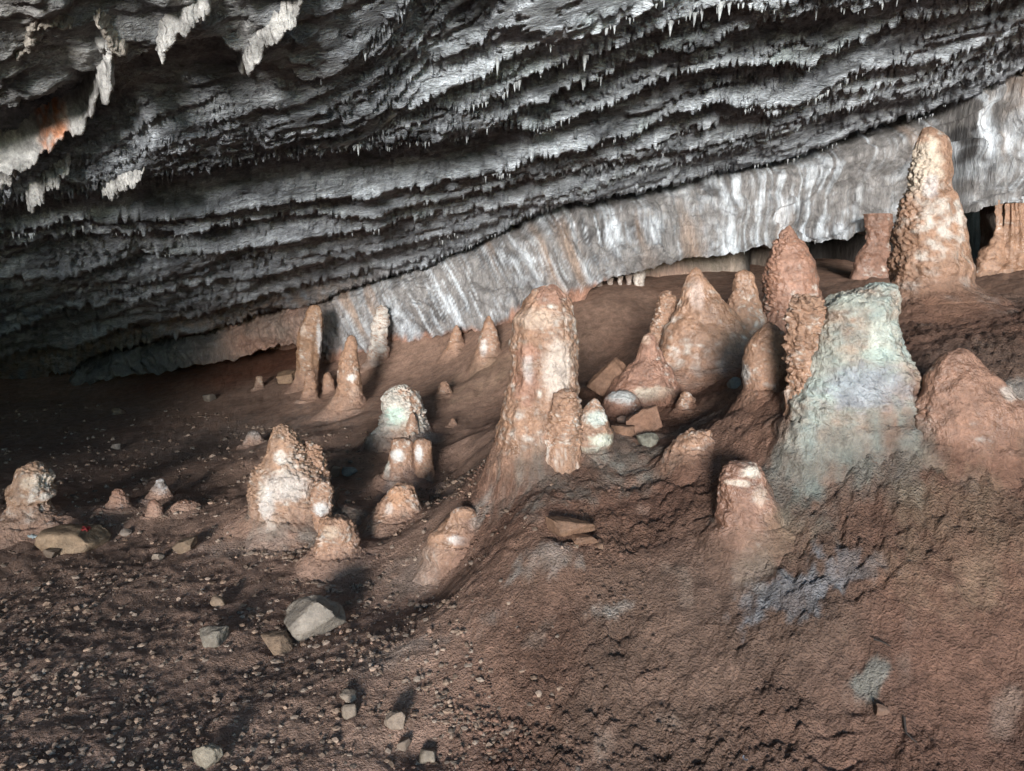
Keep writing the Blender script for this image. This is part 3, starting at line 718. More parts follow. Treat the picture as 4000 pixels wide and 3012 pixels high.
tw = stal('stalagmite', 'twin-peaked brown formation with a broad smooth apron', [(577,1503,1504),(583,1496,1512),(597,1487,1521),(634,1475,1546),(668,1467,1582),(705,1452,1610),(748,1438,1632),(790,1432,1640)],
     (1520,806), .6, .05, pop=.25, white=.2, seed=8, group=GA, gr=.5, patches=[(1510,640,16,30,(.55,.42,.36),.6)])
stal('second_peak', 'blunt second peak', [(583,1608,1609),(587,1596,1622),(594,1588,1630),(615,1583,1634),(645,1574,1640),(700,1556,1656),(760,1535,1665)], None, .7, .05, pop=.35, popside=1, white=.15, seed=9, parent=tw, Y=tw.location.y + .05, gr=.5)
stal('stalagmite', 'narrow mottled spire beside the twin peaks', [(628,1440,1441),(633,1432,1450),(645,1425,1462),(668,1419,1464),(690,1414,1458),(715,1404,1456),(760,1396,1460)], (1425,812), .8, .08, pop=.8, white=.36, seed=10, group=GA)
s4 = stal('stalagmite', 'largest stalagmite in the middle, broad with two blunt tips and a whitish band', [(614,1190,1191),(618,1178,1203),(628,1158,1210),(650,1136,1229),(693,1113,1240),(741,1106,1243),(788,1107,1244),(836,1102,1246),(884,1092,1250),(930,1084,1256),(965,1078,1260)],
     (1165,975), .85, .035, pop=.3, ribs=.10, white=.30, seed=12, skirt=.12, apron=.45, group=GA, dens=1.25, mottle=2.6, patches=[(1140,765,28,20,MUD*1.02,.95),(1135,830,32,40,MUD*.98,.95),(1205,800,34,70,(.55,.47,.41),.7),(1160,690,45,22,(.55,.42,.33),.6),(1140,795,12,30,(.6,.57,.55),.4),(1190,635,40,25,MUD*1.05,.9)])
stal('shoulder', None, [(623,1157,1158),(627,1149,1166),(640,1141,1176),(665,1130,1186),(720,1120,1190),(800,1118,1190)], None, .7, .05, white=.25, seed=13, parent=s4, Y=s4.location.y - .03)
stal('side_lobe', 'lumpy lobe at the foot', [(843,1221,1222),(846,1207,1236),(857,1197,1245),(880,1190,1250),(920,1183,1250),(962,1176,1252)], None, .8, .07, pop=.8, white=.3, seed=14, parent=s4, Y=s4.location.y - .16)
stal('stalagmite', 'small cone with white and green crust at the foot of the largest stalagmite', [(860,1284,1285),(865,1277,1291),(885,1262,1303),(910,1250,1314),(935,1238,1324),(960,1228,1324),(976,1238,1318)],
     (1280,980), .8, .06, pop=.3, skirt=.03, white=.2, seed=15, group=GA, patches=[(1290,905,26,16,(.46,.49,.44),.9),(1300,950,30,14,(.56,.58,.48),.8),(1275,970,25,9,(.5,.52,.44),.7),(1312,900,12,12,(.72,.68,.6),.7)])
stal('stalagmite', 'witch-hat brown cone spreading into a wide speckled skirt', [(720,1401,1402),(724,1391,1411),(735,1386,1418),(769,1375,1432),(800,1350,1455),(824,1325,1464),(850,1306,1468),(872,1300,1466)],
     (1385,876), .8, .03, pop=.25, white=.1, seed=16, group=GA, mud=MUD*1.05, skirt=0, dens=1.2, patches=[(1410,848,45,16,(.50,.47,.38),.7),(1400,735,10,10,(.55,.4,.3),.5)])
stal('stalagmite', 'low rounded stump of brown calcite behind the witch-hat cone', [(772,1545,1546),(775,1520,1570),(783,1505,1582),(797,1500,1590),(812,1496,1592)], (1545,814), .8, .04, white=.08, seed=18, group=GA, gr=.4)
stal('stalagmite', 'smooth brown cone leaning against the green crusted boulder', [(694,1660,1661),(699,1652,1669),(716,1637,1688),(737,1617,1704),(761,1608,1714),(790,1605,1720),(815,1606,1722),(842,1618,1716)],
     (1660,850), .8, .035, pop=.3, popside=-1, white=.12, seed=19, group=GA, gr=.7, patches=[(1612,812,10,25,(.40,.38,.36),.8)])
s8 = stal('stalagmite', 'massive flat-topped green and grey crusted stalagmite on the slope', [(612,1916,1918),(615,1896,1934),(624,1868,1940),(634,1836,1943),(648,1800,1945),(662,1778,1946),(700,1758,1948),(760,1742,1958),(820,1730,1974),(860,1722,1982),(905,1706,1978)],
     (1845,915), .7, .10, pop=.6, white=.15, green=.85, seed=21, skirt=.05, apron=.5, square=.72, group=GA, dens=1.3, gr=1.1, patches=[(1895,725,26,40,(.52,.53,.46),.75),(1888,765,34,16,(.38,.45,.40),.7),(1860,835,95,50,BLUE*.95,.85),(1770,760,45,80,(.30,.27,.22),.6),(1820,650,60,20,(.42,.44,.38),.6)])
stal('popcorn_shoulder', 'brown knobbly shoulder', [(636,1736,1737),(642,1722,1758),(660,1708,1775),(690,1702,1785),(720,1700,1790),(780,1704,1796),(845,1708,1800)], None, .7, .06, pop=1.2, white=.18, seed=22, parent=s8, Y=s8.location.y + .0, dens=1.3)
stal('stalagmite', 'broad orange-brown buttress mound with a grooved face near the right edge', [(752,2078,2079),(757,2060,2096),(764,2042,2106),(785,2020,2126),(810,2008,2150),(860,1990,2186),(920,1982,2216),(950,1980,2220)],
     (2090,955), .75, .05, pop=.8, popside=.6, ribs=.04, white=.08, seed=24, skirt=.1, group=GA, mud=np.array([.27,.145,.097]), apron=.6, patches=[(2195,850,30,18,(.42,.38,.34),.6),(2040,800,10,8,(.5,.42,.36),.6)])
stal('stalagmite', 'squat cracked dome with a whitish cap on the near slope', [(997,1600,1601),(1000,1580,1622),(1008,1566,1634),(1023,1556,1645),(1055,1551,1660),(1090,1554,1678),(1125,1560,1690)],
     (1625,1135), .75, .05, pop=.3, white=.12, seed=26, group=GA, mud=MUD*.82, patches=[(1625,1022,22,14,(.6,.52,.44),.9),(1600,1045,26,8,(.55,.46,.38),.7),(1640,1070,20,20,(.5,.4,.32),.5)], flare=1.4)
stal('stalagmite', 'tall brown stalagmite touching the ceiling at the far left of the wall', [(659,679,680),(662,670,689),(670,664,693),(690,657,696),(706,647,697),(730,643,696),(757,642,692),(783,642,688),(815,642,684),(828,640,686)],
     (664,836), .8, .07, ribs=.15, white=.1, seed=28, group=GA, mud=np.array([.29,.17,.105]), patches=[(690,740,5,45,(.55,.53,.52),.8),(665,745,16,30,(.2,.11,.06),.6),(655,712,8,14,(.55,.45,.38),.5)], gr=.5)
stal('stalagmite', 'short ringed stub directly in front of the tall far-left stalagmite', [(799,670,671),(801,663,679),(810,660,683),(840,656,684),(863,648,688)], (667,868), .8, .06, rings=.05, white=.25, seed=29, group=GA)
stal('stalagmite', 'tiny rounded cone between the two tall far-left stalagmites', [(804,707,708),(807,701,713),(820,697,720),(846,694,725)], (710,848), .8, .05, white=.1, seed=30, group=GA)
stal('stalagmite', 'slender brown stalagmite with a hunched shoulder and white scar', [(724,759,760),(728,752,767),(740,747,769),(757,742,770),(772,731,772),(800,728,774),(835,728,779),(862,722,784),(880,712,792)],
     (752,888), .8, .06, pop=.25, popside=-1, white=.08, seed=31, group=GA, mud=np.array([.31,.18,.115]), patches=[(757,818,9,9,(.66,.6,.55),.9),(765,850,12,14,(.48,.34,.26),.5)])
stal('stalagmite', 'white banded stalagmite at the foot of the flowstone', [(658,823,824),(661,815,833),(668,811,838),(687,805,841),(702,802,843),(718,803,837),(741,801,836),(757,797,840),(778,796,836)],
     (818,784), .8, .07, rings=.06, white=.85, seed=32, group=GA, wcol=np.array([.62,.6,.56]))
s15 = stal('stalagmite', 'crusty white and pale green knob standing alone on the mid floor', [(832,863,864),(836,848,878),(845,835,890),(858,826,900),(874,827,907),(892,833,914),(918,830,922),(938,822,930)],
     (875,944), .8, .10, pop=1.3, white=.95, seed=33, group=GA, wcol=np.array([.55,.54,.49]), dens=1.5, patches=[(855,900,24,22,(.48,.62,.54),.8),(885,920,30,14,(.36,.36,.30),.6)])
stal('small_cone', None, [(891,891,892),(895,885,897),(915,879,902),(945,872,908)], None, .8, .06, white=.3, seed=34, parent=s15, Y=s15.location.y - .16)
s16 = stal('stalagmite', 'broken-topped twin stub with bare white faces', [(945,868,869),(947,852,884),(952,847,890),(975,842,894),(1000,838,896),(1030,830,902)], (870,1036), .8, .06, pop=.3, white=.25, seed=35, group=GA, patches=[(858,985,16,14,(.56,.53,.5),.95),(835,1020,8,18,(.5,.56,.52),.7)])
stal('second_stub', None, [(946,912,913),(948,898,926),(956,894,932),(980,892,934),(1005,892,936),(1028,888,940)], None, .8, .05, white=.2, seed=36, parent=s16, Y=s16.location.y + .02, patches=[(905,980,9,20,(.62,.6,.58),.9)])
s17 = stal('stalagmite', 'big popcorn-crusted cone with a white lower face', [(916,609,610),(920,600,619),(926,595,626),(949,585,638),(975,577,650),(1000,568,668),(1021,556,690),(1047,550,700),(1075,556,702),(1108,565,700)],
     (632,1116), .85, .06, pop=1.2, white=.22, seed=38, group=GA, mud=np.array([.32,.195,.13]), dens=1.3, patches=[(620,1050,50,28,(.48,.42,.38),.8),(600,990,14,14,(.6,.55,.5),.6),(585,1085,18,30,(.54,.5,.47),.7)])
stal('back_shoulder', None, [(953,664,665),(956,652,676),(966,645,686),(985,638,697),(1005,632,703),(1030,625,708),(1080,620,706)], None, .7, .06, pop=1.2, white=.2, seed=39, parent=s17, Y=s17.location.y + .06, dens=1.3)
stal('side_lobe', 'white-footed side lobe', [(1038,695,696),(1042,683,710),(1055,675,717),(1085,673,717),(1105,676,714),(1125,680,710)], None, .85, .05, pop=.8, white=.35, seed=40, parent=s17, Y=s17.location.y - .18, patches=[(695,1098,16,16,(.56,.54,.52),.9)])
stal('stalagmite', 'brown mound with a smooth round face on the mid slope', [(1045,874,875),(1049,856,890),(1059,839,899),(1074,832,903),(1089,824,908),(1118,812,916)], (862,1124), .8, .05, pop=.6, white=.15, seed=41, group=GA, patches=[(856,1078,20,20,np.array([.40,.22,.13]),.9),(840,1100,10,12,(.55,.5,.46),.6)])
stal('stalagmite', 'knobbly brown stub standing just below the popcorn cone', [(1117,728,729),(1122,706,746),(1131,697,758),(1145,693,769),(1165,690,772),(1195,686,778)], (730,1205), .8, .06, pop=.9, white=.22, seed=42, group=GA, patches=[(715,1150,18,14,(.55,.42,.32),.7)])
stal('stalagmite', 'low folded brown hump with a pale foot on the central slope', [(1096,1000,1001),(1099,982,1016),(1107,972,1026),(1128,960,1036),(1150,946,1044),(1170,938,1050)], (995,1176), .6, .07, apron=.5, rings=.05, white=.2, seed=43, group=GA, patches=[(990,1165,28,10,(.6,.55,.52),.8)])
stal('stalagmite', 'lumpy overhanging stalagmite at the left edge of the photo', [(994,77,78),(998,66,90),(1010,58,98),(1022,36,106),(1050,28,118),(1072,30,116),(1086,28,96),(1100,14,100),(1125,-12,112)],
     (50,1132), .85, .11, pop=.8, rings=.05, white=.28, seed=44, group=GA, mud=np.array([.30,.19,.13]), patches=[(65,1045,30,14,(.52,.42,.33),.6)])
stal('stalagmite', 'small plain brown cone, between the left-edge stalagmite and the grey-tipped cone', [(1056,255,256),(1059,247,263),(1075,239,273),(1096,230,284)], (256,1099), .8, .06, pop=.4, white=.1, seed=45, group=GA, mud=MUD*.8)
stal('stalagmite', 'small cone with a pale grey tip on the gravel', [(1034,346,347),(1037,340,354),(1055,328,364),(1076,318,376)], (346,1079), .8, .08, pop=.4, white=.5, seed=46, group=GA, wcol=np.array([.42,.4,.4]), mud=GREY)
stal('stalagmite', 'little dark brown nub in shadow below the grey-tipped cone', [(1078,331,332),(1081,324,339),(1095,319,348),(1115,314,354)], (332,1117), .8, .06, white=.02, seed=47, group=GA, mud=MUD*.7)
stal('stalagmite', 'flattened brown hump on the gravel, to the right of the dark nub', [(1079,400,402),(1082,386,418),(1090,378,428),(1099,372,434)], (403,1101), .8, .06, pop=.3, white=.05, seed=48, group=GA, mud=MUD*.7)
stal('stalagmite', 'eroded little stump left of the popcorn cone top', [(929,545,547),(931,534,560),(942,530,566),(960,524,572)], (548,962), .8, .09, white=.25, seed=49, group=GA, mud=GREY)
stal('stalagmite', 'smooth brown cone at the wall foot, left of the largest stalagmite', [(682,1055,1056),(686,1051,1060),(693,1047,1065),(716,1038,1074),(742,1033,1079),(770,1030,1082)], (1056,774), .85, .04, white=.15, seed=50, group=GA, gr=.4, patches=[(1045,752,9,18,(.55,.52,.5),.7)])
stal('stalagmite', 'short brown fang at the wall foot by the rusty streak', [(702,986,987),(706,981,991),(719,975,997),(735,970,1001),(755,964,1006)], (986,758), .85, .05, white=.05, seed=51, group=GA, gr=.4)
stal('stalagmite', 'tiny tan cone on the floor between the white knob and the largest stalagmite', [(823,960,961),(826,953,967),(838,947,973),(852,942,978)], (960,854), .8, .07, pop=.4, white=.1, seed=52, group=GA)
stal('stalagmite', 'tiniest pale point on the floor, right of the white knob', [(903,978,979),(906,974,982),(921,966,990)], (978,923), .8, .05, white=.3, seed=53, group=GA)
stal('stalagmite', 'stubby pale post beside a tan rock near the red earth', [(812,560,561),(813,553,567),(825,552,568),(838,549,572)], (560,840), .8, .07, white=.4, seed=54, group=GA, wcol=np.array([.55,.47,.38]))
stal('stalagmite', 'knobbly lump on the slope edge right of the wedge stone', [(930,1510,1512),(934,1490,1530),(945,1472,1540),(975,1462,1548)], (1506,978), .8, .07, pop=.7, white=.2, seed=55, group=GA)
stal('stalagmite', 'small pale lump below the low rounded stump', [(845,1482,1483),(848,1473,1492),(862,1466,1498),(885,1460,1506)], (1482,888), .8, .08, pop=.4, white=.3, seed=56, group=GA)
stal('stalagmite', 'egg-shaped dome with a grey-white crown in front of the witch-hat cone', [(843,1342,1344),(846,1325,1362),(856,1310,1376),(875,1302,1386),(898,1300,1392)], (1345,902), .7, .03, white=.05, seed=57, group=GA, gr=.5, mud=MUD*.85, patches=[(1345,858,34,16,(.34,.35,.34),.9)])

# columns under the hanging wall
def wall_Y(px, py=560): return float(np.interp(px / K, WPX, wYtop))
stal('cave_column', 'brown waisted column joining the wall to the floor behind the green boulder', [(462,1866,1926),(495,1867,1925),(515,1866,1920),(528,1866,1914),(536,1862,1914),(552,1852,1920),(580,1843,1928),(620,1832,1936),(655,1824,1942)], None, .6, .12, white=.02, mud=MUD*.75, seed=60, cat='column', Y=wall_Y(1885) - .22, gr=.5)
stal('cave_column', 'thin brown pillar beside the black opening at the right edge', [(432,2146,2170),(480,2149,2167),(512,2146,2167),(530,2136,2170),(545,2116,2175),(565,2112,2178),(600,2104,2186)], None, .6, .10, white=.05, seed=61, cat='column', Y=wall_Y(2150) - .02, gr=.5)
stal('cave_column', 'wide brown fluted mass at the right edge under the wall', [(440,2176,2225),(480,2172,2240),(520,2166,2260),(565,2150,2275),(610,2120,2290)], None, .5, .10, ribs=.2, white=.1, seed=62, cat='column', Y=wall_Y(2200) + .02, gr=.6)
for k, (a, b, y0, y1, lab) in enumerate([(1262,1284,598,668,'white stem where the wall lip meets the floor'),(1288,1300,606,664,'dark grey strip, first of the curtain columns under the wall lip'),(1314,1323,600,662,'thin grey rod, second of the curtain columns under the wall lip'),
                                  (1336,1344,596,660,'thinnest rod, third of the curtain columns under the wall lip'),(1353,1364,592,658,'pinkish rod, fourth of the curtain columns under the wall lip'),(1370,1391,586,655,'widest white column of the curtain under the wall lip')]):
    stal('curtain_column', lab, [(y0,a-3,b+3),(y0+14,a,b),((y0+y1)/2,a+1,b-1),(y1-8,a-1,b+1),(y1+8,a-5,b+5)], None, .7, .10, ribs=.2, white=[.7,.2,.4,.5,.35,.8][k], seed=70 + k, cat='column', group='curtain columns under the wall lip', Y=wall_Y((a + b) / 2) + .28, mud=np.array([.24,.18,.15]), gr=.5)

# ------------------------------------------------------------------ loose rocks
_bm = bmesh.new(); bmesh.ops.create_icosphere(_bm, subdivisions=4, radius=1.0)
ICO_V = np.array([v.co[:] for v in _bm.verts], np.float32); ICO_F = np.array([[v.index for v in f.verts] for f in _bm.faces], np.int32); _bm.free()
_bm = bmesh.new(); bmesh.ops.create_icosphere(_bm, subdivisions=3, radius=1.0)
ICO3_V = np.array([v.co[:] for v in _bm.verts], np.float32); ICO3_F = np.array([[v.index for v in f.verts] for f in _bm.faces], np.int32); _bm.free()

def rock(label, l, r, t, b, depth=.8, seed=1, cuts=9, planes=(), col=None, name='rock', cat='rock', group='loose rocks on the cave floor', tilt=0.0, yaw=0.0, sink=.32, rough=.08, small=False, lift=0.0, boxy=True):
    col = (np.array([.30,.235,.19]) if col is None else np.array(col)) * np.array([.56,.52,.48])
    V = (ICO3_V if small else ICO_V).copy(); F = ICO3_F if small else ICO_F
    g = np.random.default_rng(seed * 13 + 1)
    for k in range(cuts):
        n = g.normal(size=3); n /= np.linalg.norm(n); off = g.uniform(.48, .78)
        dd = V @ n - off; V -= np.where(dd > 0, dd, 0)[:, None] * n.astype(np.float32)
    for n, off in planes:
        n = np.array(n, float); n /= np.linalg.norm(n)
        dd = V @ n - off; V -= np.where(dd > 0, dd, 0)[:, None] * n.astype(np.float32)
    if boxy:
        for ax_ in range(3):
            for sg in (-1, 1):
                n = np.zeros(3); n[ax_] = sg; n += g.normal(0, .30, 3); n /= np.linalg.norm(n)
                dd = V @ n - g.uniform(.46, .70); V -= np.where(dd > 0, dd, 0)[:, None] * n.astype(np.float32)
    V = (V - (V.max(0) + V.min(0)) / 2) / ((V.max(0) - V.min(0)) / 2)
    V = V + (V / np.linalg.norm(V, axis=1, keepdims=True)) * (rough * fbm(V[:, 0] * 2.2 + seed, V[:, 1] * 2.2, V[:, 2] * 2.2, 4))[:, None]
    xf, yf, zf = hit_floor((l + r) / 2, b)
    s_ = PXS * math.hypot(yf, CAMZ - zf)
    hw, hh = (r - l) / 2 * s_, (b - t) / 2 * s_ * 1.08
    V = V * np.array([hw, hw * depth, hh])
    c, sn = math.cos(tilt), math.sin(tilt); V = np.stack([V[:, 0] * c + V[:, 2] * sn, V[:, 1], -V[:, 0] * sn + V[:, 2] * c], -1)
    c, sn = math.cos(yaw), math.sin(yaw); V = np.stack([V[:, 0] * c - V[:, 1] * sn, V[:, 0] * sn + V[:, 1] * c, V[:, 2]], -1)
    yc = yf + hw * depth * .8
    gz = float(floor_base(np.array([xf]), np.array([yc]))[0])
    org = (xf * yc / yf, yc, gz + lift)
    V[:, 2] += -V[:, 2].min() - sink * hh
    m = fbm(V[:, 0] * 9 + seed, V[:, 1] * 9, V[:, 2] * 9, 4)
    cols = lerp(col * 1.0, col * .7, np.clip(.4 + .8 * m, 0, 1))
    W = V + np.array(org)
    o = mesh_np(name, W, F, M_rock, cols=cols, grain=np.full(len(W), .7 if not small else .4), origin=org)
    return tag(o, label, cat, group)

rock('tan block with a slanting end and litter on top, on the left gravel', 94, 226, 1150, 1196, .7, 101, 1, [((0,0,1),.55),((1,0,.7),.42),((0,-1,.25),.5)], (.40,.30,.215), cat='boulder')
rock('large pale grey angular boulder with a sharp ridge, on the lower left floor', 620, 740, 1306, 1386, .75, 102, 3, [((-.55,-.35,.8),.42),((.9,.1,.5),.5),((0,-1,.15),.45),((-1,0,-.2),.7)], (.40,.365,.33), cat='boulder', tilt=-.30)
rock('squat tan rock touching the large grey boulder', 565, 632, 1380, 1417, .8, 103, 7, [((0,0,1),.6)], (.37,.27,.2))
rock('flat grey oval rock left of the large grey boulder', 428, 488, 1366, 1400, .8, 104, 5, [((0,0,1),.6)], (.36,.33,.29))
rock('small tan shard above the flat grey oval rock', 456, 488, 1288, 1312, .8, 105, 6, [], (.38,.29,.22), small=True)
rock('thin tan wedge rock casting a long shadow, on the mid left floor', 377, 427, 1173, 1198, .7, 106, 5, [((0,0,1),.5)], (.36,.27,.2), tilt=-.25)
rock('upright oval pale stone at the bottom edge', 422, 474, 1618, 1666, .7, 107, 5, [], (.40,.36,.30), tilt=-.6)
rock('rounded knobby stone on the lower middle floor beside a dark hollow', 834, 878, 1544, 1596, .9, 108, 7, [], (.40,.33,.28), rough=.06)
rock('small round stone next to the thin flat one, above the knobby stone', 742, 771, 1524, 1556, .9, 109, 6, [], (.38,.32,.27), small=True)
rock('thin flat pale stone among pebbles, top of the lower middle cluster', 736, 770, 1502, 1520, .9, 110, 5, [], (.42,.35,.29), small=True)
rock('small dark stone in the hollow below the knobby stone', 860, 886, 1606, 1632, .9, 111, 7, [], (.30,.24,.2), small=True)
rock('pale chip at the bottom edge right of the dark hollow', 906, 940, 1626, 1656, .9, 112, 5, [], (.42,.36,.3), small=True)
rock('long flat brown slab lying over the pale mound in the middle', 1176, 1284, 1150, 1182, .5, 113, 3, [((0,0,1),.45),((1,0,.9),.75)], (.30,.185,.13), cat='slab', tilt=.10, lift=.05)
rock('short flat brown slab just under the long slab', 1234, 1290, 1180, 1198, .6, 114, 4, [((0,0,1),.5)], (.33,.20,.14), cat='slab', lift=.02)
rock('pebble at the right end of the short slab', 1288, 1304, 1180, 1194, .9, 115, 6, [], (.34,.22,.16), small=True)
rock('wedge of broken brown stone with a flat cut face beside the egg-shaped dome', 1352, 1427, 884, 946, .6, 116, 2, [((0,0,1),.55),((-.1,-1,.35),.3),((-.9,0,-.5),.6)], (.36,.215,.155), cat='boulder', tilt=-.28)
rock('flat brown rock tucked under the wedge of broken stone', 1320, 1372, 920, 948, .7, 117, 5, [((0,0,1),.6)], (.34,.21,.15))
rock('tiny round pebble left of the wedge of broken stone', 1332, 1352, 898, 918, .9, 118, 4, [], (.33,.24,.2), small=True)
rock('grey-green rounded stone below the wedge of broken stone', 1374, 1422, 938, 966, .8, 119, 5, [], (.36,.36,.31))
rock('tan chip on the ledge right of the witch-hat cone', 1462, 1492, 814, 834, .8, 120, 5, [], (.44,.31,.23), small=True)
rock('tilted brown slab leaning on the witch-hat cone', 1278, 1372, 776, 856, .25, 121, 2, [((0,0,1),.8),((0,-1,.2),.5)], (.33,.20,.14), cat='slab', tilt=-.72)
rock('tan angular rock beside the tall far-left stalagmite', 598, 643, 803, 832, .8, 122, 6, [], (.42,.29,.2))
rock('grey rock lump on the far gravel, near the red earth', 438, 466, 852, 870, .8, 123, 6, [], (.30,.26,.23), small=True)
rock('dark pebble on the left gravel right of the tan block', 262, 285, 1146, 1160, .9, 124, 6, [], (.34,.29,.26), small=True)
rock('flat stone in front of the tan block', 96, 127, 1190, 1208, .9, 125, 5, [], (.34,.27,.22), small=True)
rock('pale stone in front of the thin tan wedge rock', 330, 354, 1196, 1212, .9, 126, 6, [], (.34,.29,.25), small=True)
rock('dark lump beside the white side lobe of the popcorn cone', 712, 738, 1004, 1036, .9, 127, 7, [], (.26,.19,.15), small=True)
rock('grey-blue stone in the shadow behind the popcorn cone', 738, 775, 1008, 1030, .9, 128, 6, [], (.34,.36,.36), small=True)
rock('brown stone at the lip of the hollow beside the popcorn cone', 708, 732, 1052, 1088, .9, 129, 6, [], (.26,.18,.14), small=True)
rock('grey rounded stone on the ledge against the green boulder', 1570, 1600, 812, 842, .8, 130, 5, [], (.36,.37,.36))
rock('angular grey pebble in the middle distance left of the popcorn cone', 240, 262, 958, 972, .9, 131, 6, [], (.34,.31,.29), small=True)
rock('buff pebble in the far gravel by the ceiling', 246, 272, 880, 896, .9, 132, 6, [], (.38,.28,.22), small=True)
rock('brown nodule capping the knobbly stub', 703, 724, 1108, 1126, .9, 133, 6, [], (.36,.26,.2), small=True, lift=.0)
rock('triangular flake half buried on the near slope', 1892, 1920, 1848 - 318, 1556, .5, 134, 4, [], (.34,.22,.17), small=True)

# litter, twigs
def litter(label, px, py, w, h, col, name, lift=0.0, seed=1, Y=None):
    xf, yf, zf = hit_floor(px, py) if Y is None else (lambda p: (float(p[0]), float(p[1]), float(p[2])))(at_Y(px, py, Y))
    s_ = PXS * yf; n = 8
    u, v = np.meshgrid(np.linspace(-.5, .5, n), np.linspace(-.5, .5, n), indexing='ij')
    z = .35 * w * s_ * perlin(u * 4 + seed * 3, v * 4, seed * .7) + .15 * w * s_ * perlin(u * 9 + seed, v * 9, .3)
    V = np.stack([u * w * s_, v * h * s_ * 1.6, z - z.min() + .004], -1)
    Vt = np.concatenate([V.reshape(-1, 3), V.reshape(-1, 3) + np.array([0, 0, .002])])
    F = grid_faces(n, n); F = np.concatenate([F[:, ::-1], F + n * n])
    o = mesh_np(name, Vt + np.array([xf, yf, zf + lift]), F, plain_mat(name + '_film', col, .35), origin=(xf, yf, zf + lift))
    return tag(o, label, 'litter', 'litter around the tan block' if px < 300 else None)
yb = hit_floor(160, 1196)[1] + .10
litter('crumpled red wrapper on top of the tan block', 184, 1150, 24, 10, (.20,.03,.03), 'wrapper', seed=2, Y=yb)
litter('crumpled purple wrapper on top of the tan block', 146, 1154, 16, 9, (.13,.12,.26), 'wrapper', seed=3, Y=yb)
litter('scrap of white paper on the gravel behind the tan block', 140, 1134, 16, 9, (.55,.6,.58), 'paper_scrap', seed=4)
litter('pale scrap of paper on the gravel left of the tan block', 74, 1164, 20, 9, (.45,.5,.5), 'paper_scrap', seed=5)
litter('small white scrap on the near slope at the bottom edge', 1608, 1645, 9, 12, (.7,.72,.78), 'paper_scrap', seed=6)
def twig(label, pts, rad):
    P = []
    for (px, py) in pts:
        x, y, z = hit_floor(px, py); P.append((x, y, z + .03))
    P = np.array(P); n = 6; V = []; 
    for k in range(len(P)):
        a = P[min(k + 1, len(P) - 1)] - P[max(k - 1, 0)]; a /= np.linalg.norm(a)
        e1 = np.cross(a, (0, 0, 1)); e1 /= np.linalg.norm(e1); e2 = np.cross(a, e1); rr_ = rad * (1 - .6 * k / len(P))
        for q_ in range(n):
            t_ = 2 * math.pi * q_ / n; V.append(P[k] + rr_ * (math.cos(t_) * e1 + math.sin(t_) * e2))
    o = mesh_np('twig', np.array(V), grid_faces(len(P), n, True), plain_mat('dark_bark', (.035,.025,.02), .8), origin=P[0])
    return tag(o, label, 'twig')
twig('bent dark twig on the near slope at the bottom right', [(1951,1576),(1953,1590),(1956,1604),(1970,1618),(1979,1627)], .004)
twig('thin straight twig over a dark hollow on the near right slope', [(1886,1401),(1903,1411),(1922,1422)], .003)

# ------------------------------------------------------------------ gravel on the flat
def gravel(n, name, label, smin, smax, slope=False, cat='gravel'):
    tv, tf = [], None
    b = bmesh.new(); bmesh.ops.create_icosphere(b, subdivisions=1, radius=1.0)
    bv = np.array([v.co[:] for v in b.verts], np.float32); bf = np.array([[v.index for v in f.verts] for f in b.faces], np.int32); b.free()
    g = np.random.default_rng(77 + n)
    px = g.uniform(700, 2280, n * 3) if slope else g.uniform(-60, 1300, n * 3); py = 1690 - (1690 - (960 if slope else 870)) * g.random(n * 3)
    rx, ry, rz = ray(px, py); t = (0.03 - CAMZ) / rz
    x, y = rx * t, ry * t
    z = floor_base(x, y); t = (z - CAMZ) / rz; x, y = rx * t, ry * t; z = floor_base(x, y)
    w = 1 - sstep(-0.45, 0.35, x - .02 * y + .25 * fbm(x * .7, y * .7, 3.3, 2))
    if slope: w = (1 - w) * (.12 + .88 * sstep(-.1, .4, fbm(x * 2.4, y * 2.4, 45.0, 3)))
    w = np.maximum(w * (0.35 + .65 * sstep(-.3, .3, fbm(x * 1.6, y * 1.6, 44.0, 2))), .012)
    keep = (g.random(len(x)) < w) & (y < 9.5)
    x, y, z = x[keep][:n], y[keep][:n], z[keep][:n]; m = len(x)
    sz = smin + (smax - smin) * g.random(m) ** (2.2 if slope else 5)
    sz = sz * np.clip(np.sqrt(np.maximum(y, .1) / 3.0), .8, 1.6)
    jit = g.uniform(.7, 1.25, (m, len(bv), 1)); sc3 = np.stack([g.uniform(.8, 1.4, m), g.uniform(.7, 1.2, m), g.uniform(.4, .85, m)], -1)
    V = bv[None] * jit * sc3[:, None, :] * sz[:, None, None]
    a = g.uniform(0, 6.28, m); ca, sa = np.cos(a)[:, None], np.sin(a)[:, None]
    V = np.stack([V[..., 0] * ca - V[..., 1] * sa, V[..., 0] * sa + V[..., 1] * ca, V[..., 2]], -1)
    V = V + np.stack([x, y, z + sz * (.9 if slope else .25) + (.006 if slope else 0)], -1)[:, None, :]
    F = (bf[None] + (np.arange(m) * len(bv))[:, None, None]).reshape(-1, 3)
    tone = g.uniform(.45, 1.05, m)[:, None] * (floor_color(x, y) if slope else lerp(np.array([.27,.21,.17]), np.array([.29,.195,.14]), g.random(m)))
    o = mesh_np(name, V.reshape(-1, 3), F, M_grav, cols=np.repeat(tone, len(bv), 0), grain=np.full(m * len(bv), .35), smooth=False)
    return tag(o, label, cat, kind='stuff')
gravel(11000, 'gravel', 'loose grey and brown gravel strewn over the flat left floor', .0026, .017)
gravel(14000, 'earth_crumbs', 'small brown earth crumbs scattered over the near slope', .0035, .012, True, 'earth')

